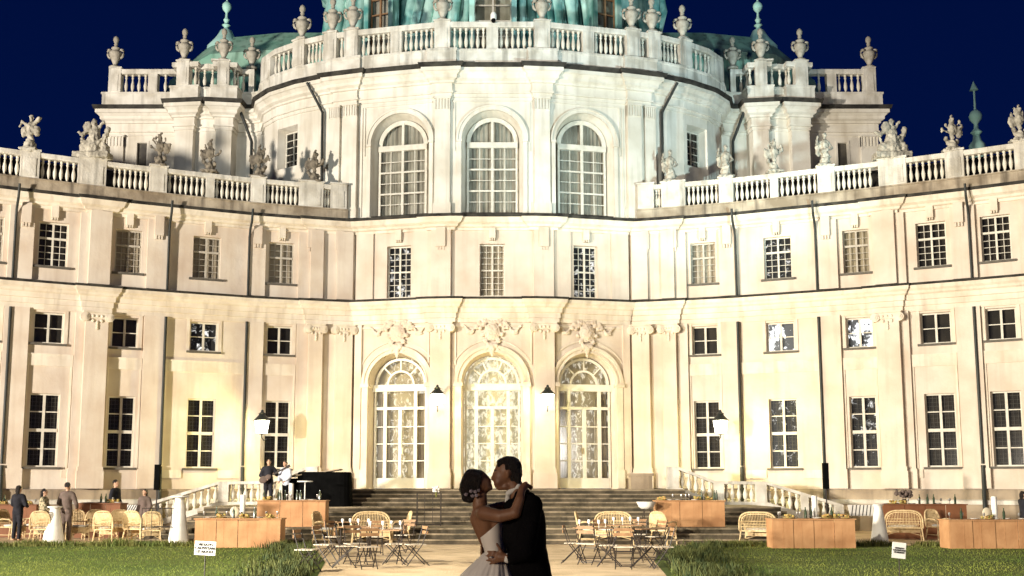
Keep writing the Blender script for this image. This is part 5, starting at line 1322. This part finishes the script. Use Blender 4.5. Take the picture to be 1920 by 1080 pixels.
for s in (-1, 1): m.caps((.27, 7.8+s*.085, 1.02), (.26, 7.8+s*.1, .5), .13, .095, 14); m.caps((.26, 7.8+s*.1, .5), (.26, 7.8+s*.1, .09), .095, .085, 14)
remesh(m, 'trousers', 'suit', .025, groom, 2, world=True)
m = MB(); C(m, (953, 925, -.035), (972, 912, -.045), .020, .020); C(m, (953, 927, .03), (972, 912, .045), .020, .020); C(m, (972, 912, -.04), (973, 912, .04), .022, .022); C(m, (953, 929, -.02), (951, 940, -.02), .020, .018)
remesh(m, 'shirt_collar', 'white', .008, groom, 1, world=True)
m = MB(); C(m, (955, 1046, -.20), (952, 1047, -.20), .036, .034); remesh(m, 'shirt_cuff', 'white', .008, groom, 1, world=True)
m = MB()
for s in (-1, 1): m.caps((.25, 7.8+s*.1, .06), (.03, 7.8+s*.12, .045), .055, .045)
remesh(m, 'shoes', 'black', .015, groom, 1, world=True)
# hair: cap over the skull, sideburns, short nape, swept-up front
m = MB(); hr = random.Random(2)
E_(m, (957, 876), .080, .083, .078); E_(m, (962, 886), .065, .078, .085); C(m, (948, 866, -.03), (938, 866, -.01), .040, .022); C(m, (948, 866, .03), (938, 866, .01), .040, .022)
C(m, (954, 876, -.070), (949, 886, -.070), .020, .010); C(m, (954, 876, .070), (949, 886, .070), .020, .010); C(m, (966, 890, -.03), (967, 905, -.02), .05, .035); C(m, (966, 890, .03), (967, 905, .02), .05, .035)
for i in range(60):
    a = hr.uniform(-.07, .07); x = hr.uniform(934, 972); y = 858+(abs(x-954)/22)**2*9; C(m, (x, y+7, a*.8), (x-hr.uniform(0, 6), y+hr.uniform(-1, 3), a), .014, .005, 6)
remesh(m, 'hair', 'hair', .008, groom, 1, .006, 45, world=True)
m = MB(); m.ball(tuple(Q(931.2, 887.5, -.026)), (.005, .008, .004)); m.build('eye', 'eye', groom, True)
m = MB(); C(m, (927.5, 882.5, -.030), (931, 881.5, -.042), .005, .003); m.build('eyebrow', 'hair', groom, True)
m = MB(); C(m, (927.2, 904.5, -.016), (930, 905, -.026), .006, .004); C(m, (927.8, 908, -.014), (931, 907.5, -.024), .007, .004); m.build('lips', 'lip', groom, True)
# ---- bride
b = MB()
E_(b, (896, 905), .080, .072, .090); E_(b, (905, 907), .060, .056, .072)
C(b, (911, 913, -.012), (911, 913, .012), .036, .036); C(b, (919, 915, -.006), (919, 915, .006), .020, .020); C(b, (902, 917, -.025), (914, 917, -.01), .025, .02); C(b, (902, 917, .025), (914, 917, .01), .025, .02)
C(b, (911, 896), (919.5, 900.5), .010, .011); C(b, (908, 893, -.02), (908, 893, .02), .016, .016); C(b, (919.5, 905.5, -.010), (919.5, 905.5, .010), .008, .008); C(b, (920, 909, -.008), (920, 909, .008), .009, .009)
C(b, (900, 920), (900, 950), .047, .055)                   # neck
C(b, (906, 962, -.13), (908, 962, .13), .05, .05); C(b, (906, 972), (917, 1010), .095, .074); C(b, (908, 965, -.06), (915, 996, -.05), .07, .05); C(b, (909, 965, .06), (915, 996, .05), .07, .05)
C(b, (920, 1010), (929, 1035), .070, .066); C(b, (929, 1040), (922, 1080), .065, .12)
C(b, (930, 975, -.06), (932, 985, -.06), .055, .05)         # bust
# near arm over his shoulder
C(b, (908, 962, -.15), (938, 968, -.24), .050, .043); C(b, (938, 968, -.24), (966, 962, -.27), .043, .038); C(b, (966, 962, -.27), (975, 935, -.25), .040, .033); C(b, (975, 935, -.25), (979, 917, -.19), .032, .025)
fg = [(Q(985, 909+i*1.2, -.17+i*.018), Q(990, 908.5+i*1.6, -.16+i*.02), Q(995, 911+i*1.6, -.14+i*.02), Q(998-i, 914+i*1.5, -.12+i*.02)) for i in range(4)]
hand(b, Q(979, 917, -.19), Q(984, 911, -.16), fg, (Q(980, 912, -.18), Q(984, 905.5, -.19), Q(988, 905, -.18)), .028)
# far arm round his neck
C(b, (910, 960, .14), (935, 951, .22), .046, .04); C(b, (935, 951, .22), (962, 945, .20), .038, .030); C(b, (962, 945, .20), (980, 925, .12), .030, .024)
fg = [(Q(984, 918+i*1.5, .09), Q(988, 918+i*1.7, .06), Q(991, 919+i*1.6, .03), Q(992, 921+i*1.5, .01)) for i in range(4)]
hand(b, Q(980, 925, .12), Q(983, 920, .10), fg, (Q(980, 919, .1), Q(982, 914, .08), Q(984, 912, .06)), .026)
for s in (-1, 1): leg(b, -.02, 7.8+s*.09, 1.0, .09, .06, .04); b.caps((-.02, 7.8+s*.09, .05), (.14, 7.8+s*.09, .03), .035, .028)
remesh(b, 'body', 'skin', .0085, bride, 2, world=True)
# bodice
m = MB(); N = 40; rows = []
#  rows: (left edge px, right edge px, y left, y right, half depth)
for xl, xr, yl, yr, hd in ((899, 946, 1009, 969, .145), (901, 947, 1014, 983, .148), (903.5, 948, 1021, 1002, .138), (907, 949, 1029, 1020, .128), (909, 950, 1037, 1035, .122)):
    rows.append((Q(xl, yl), Q(xr, yr), hd))
vs = []
for A, B, hd in rows:
    for i in range(N):
        a = 2*math.pi*i/N; t = .5-.5*math.cos(a); p = A.lerp(B, t); vs.append((p.x, p.y-hd*math.sin(a)*1.02, p.z))
k = len(rows); fs = [(j*N+i, j*N+(i+1) % N, (j+1)*N+(i+1) % N, (j+1)*N+i) for j in range(k-1) for i in range(N)]
m.add(vs, fs); bo = m.build('bodice', 'dress', bride, True, True)
# skirt: gathered at the waist, folds growing towards the hem
m = MB(); N = 160; K = 30; vs = []
w0 = Q(929.5, 1034); 
for j in range(K+1):
    t = j/K; z = w0.z*(1-t)+.02*t
    rx = .073+.05*min(1, t*7)+.48*t**.95; ry = .105+.06*min(1, t*7)+.50*t**.9; cx = w0.x-.02*min(1, t*8)-.16*t**.9
    for i in range(N):
        a = 2*math.pi*i/N
        f = 1+(.030+.05*t)*min(1, t*9)*math.sin(a*13+1.7*math.sin(a*2)+t*1.5)+.02*min(1, t*6)*math.sin(a*29+t*3)
        vs.append((cx+rx*f*math.cos(a), w0.y+ry*f*math.sin(a), z))
m.add(vs, [(j*N+i, j*N+(i+1) % N, (j+1)*N+(i+1) % N, (j+1)*N+i) for j in range(K) for i in range(N)]); m.build('skirt', 'dress', bride, True, True)
# hair: smooth crown, low chignon with flowers
m = MB()
E_(m, (887, 899), .078, .080, .076); E_(m, (881, 910), .070, .076, .080); E_(m, (893, 892), .062, .066, .045); C(m, (897, 894, -.065), (894, 916, -.06), .025, .022); C(m, (897, 894, .065), (894, 916, .06), .025, .022)
for i in range(16):
    a = i/16*6.28; C(m, (881+9*math.cos(a), 929+7*math.sin(a), .035*math.sin(a*2)), (880+4*math.cos(a+1), 931+4*math.sin(a+1), .045*math.cos(a)), .030, .022, 8)
C(m, (878, 915), (880, 928), .066, .056); C(m, (896, 921, -.05), (892, 934, -.05), .008, .003)
remesh(m, 'hair', 'hair', .008, bride, 2, .007, 38, world=True)
for i, (x, y, d) in enumerate(((891, 922, -.085), (886, 930, -.085), (893, 929, -.08), (874, 927, -.075), (883, 921, -.088), (897, 919, -.072))):
    m = MB()
    for q in range(5):
        a = q*1.257+i; p = Q(x+1.7*math.cos(a), y+1.7*math.sin(a), d); m.ball(tuple(p), (.007+.003*((q+i)%2), .005, .006), 8, 5)
    m.ball(tuple(Q(x, y, d-.006)), .004, 6, 4); m.build('hair_flower', 'flower', bride, True)
m = MB(); m.ball(tuple(Q(909.5, 897.5, -.026)), (.006, .010, .005)); m.build('eye', 'eye', bride, True)
m = MB(); C(m, (907, 891.5, -.040), (902, 893, -.052), .005, .003); m.build('eyebrow', 'hair', bride, True)
m = MB(); C(m, (918.3, 905.8, -.012), (915, 907, -.022), .006, .003); C(m, (918.6, 908.5, -.010), (915, 908.8, -.020), .006, .003); m.build('lips', 'lip', bride, True)
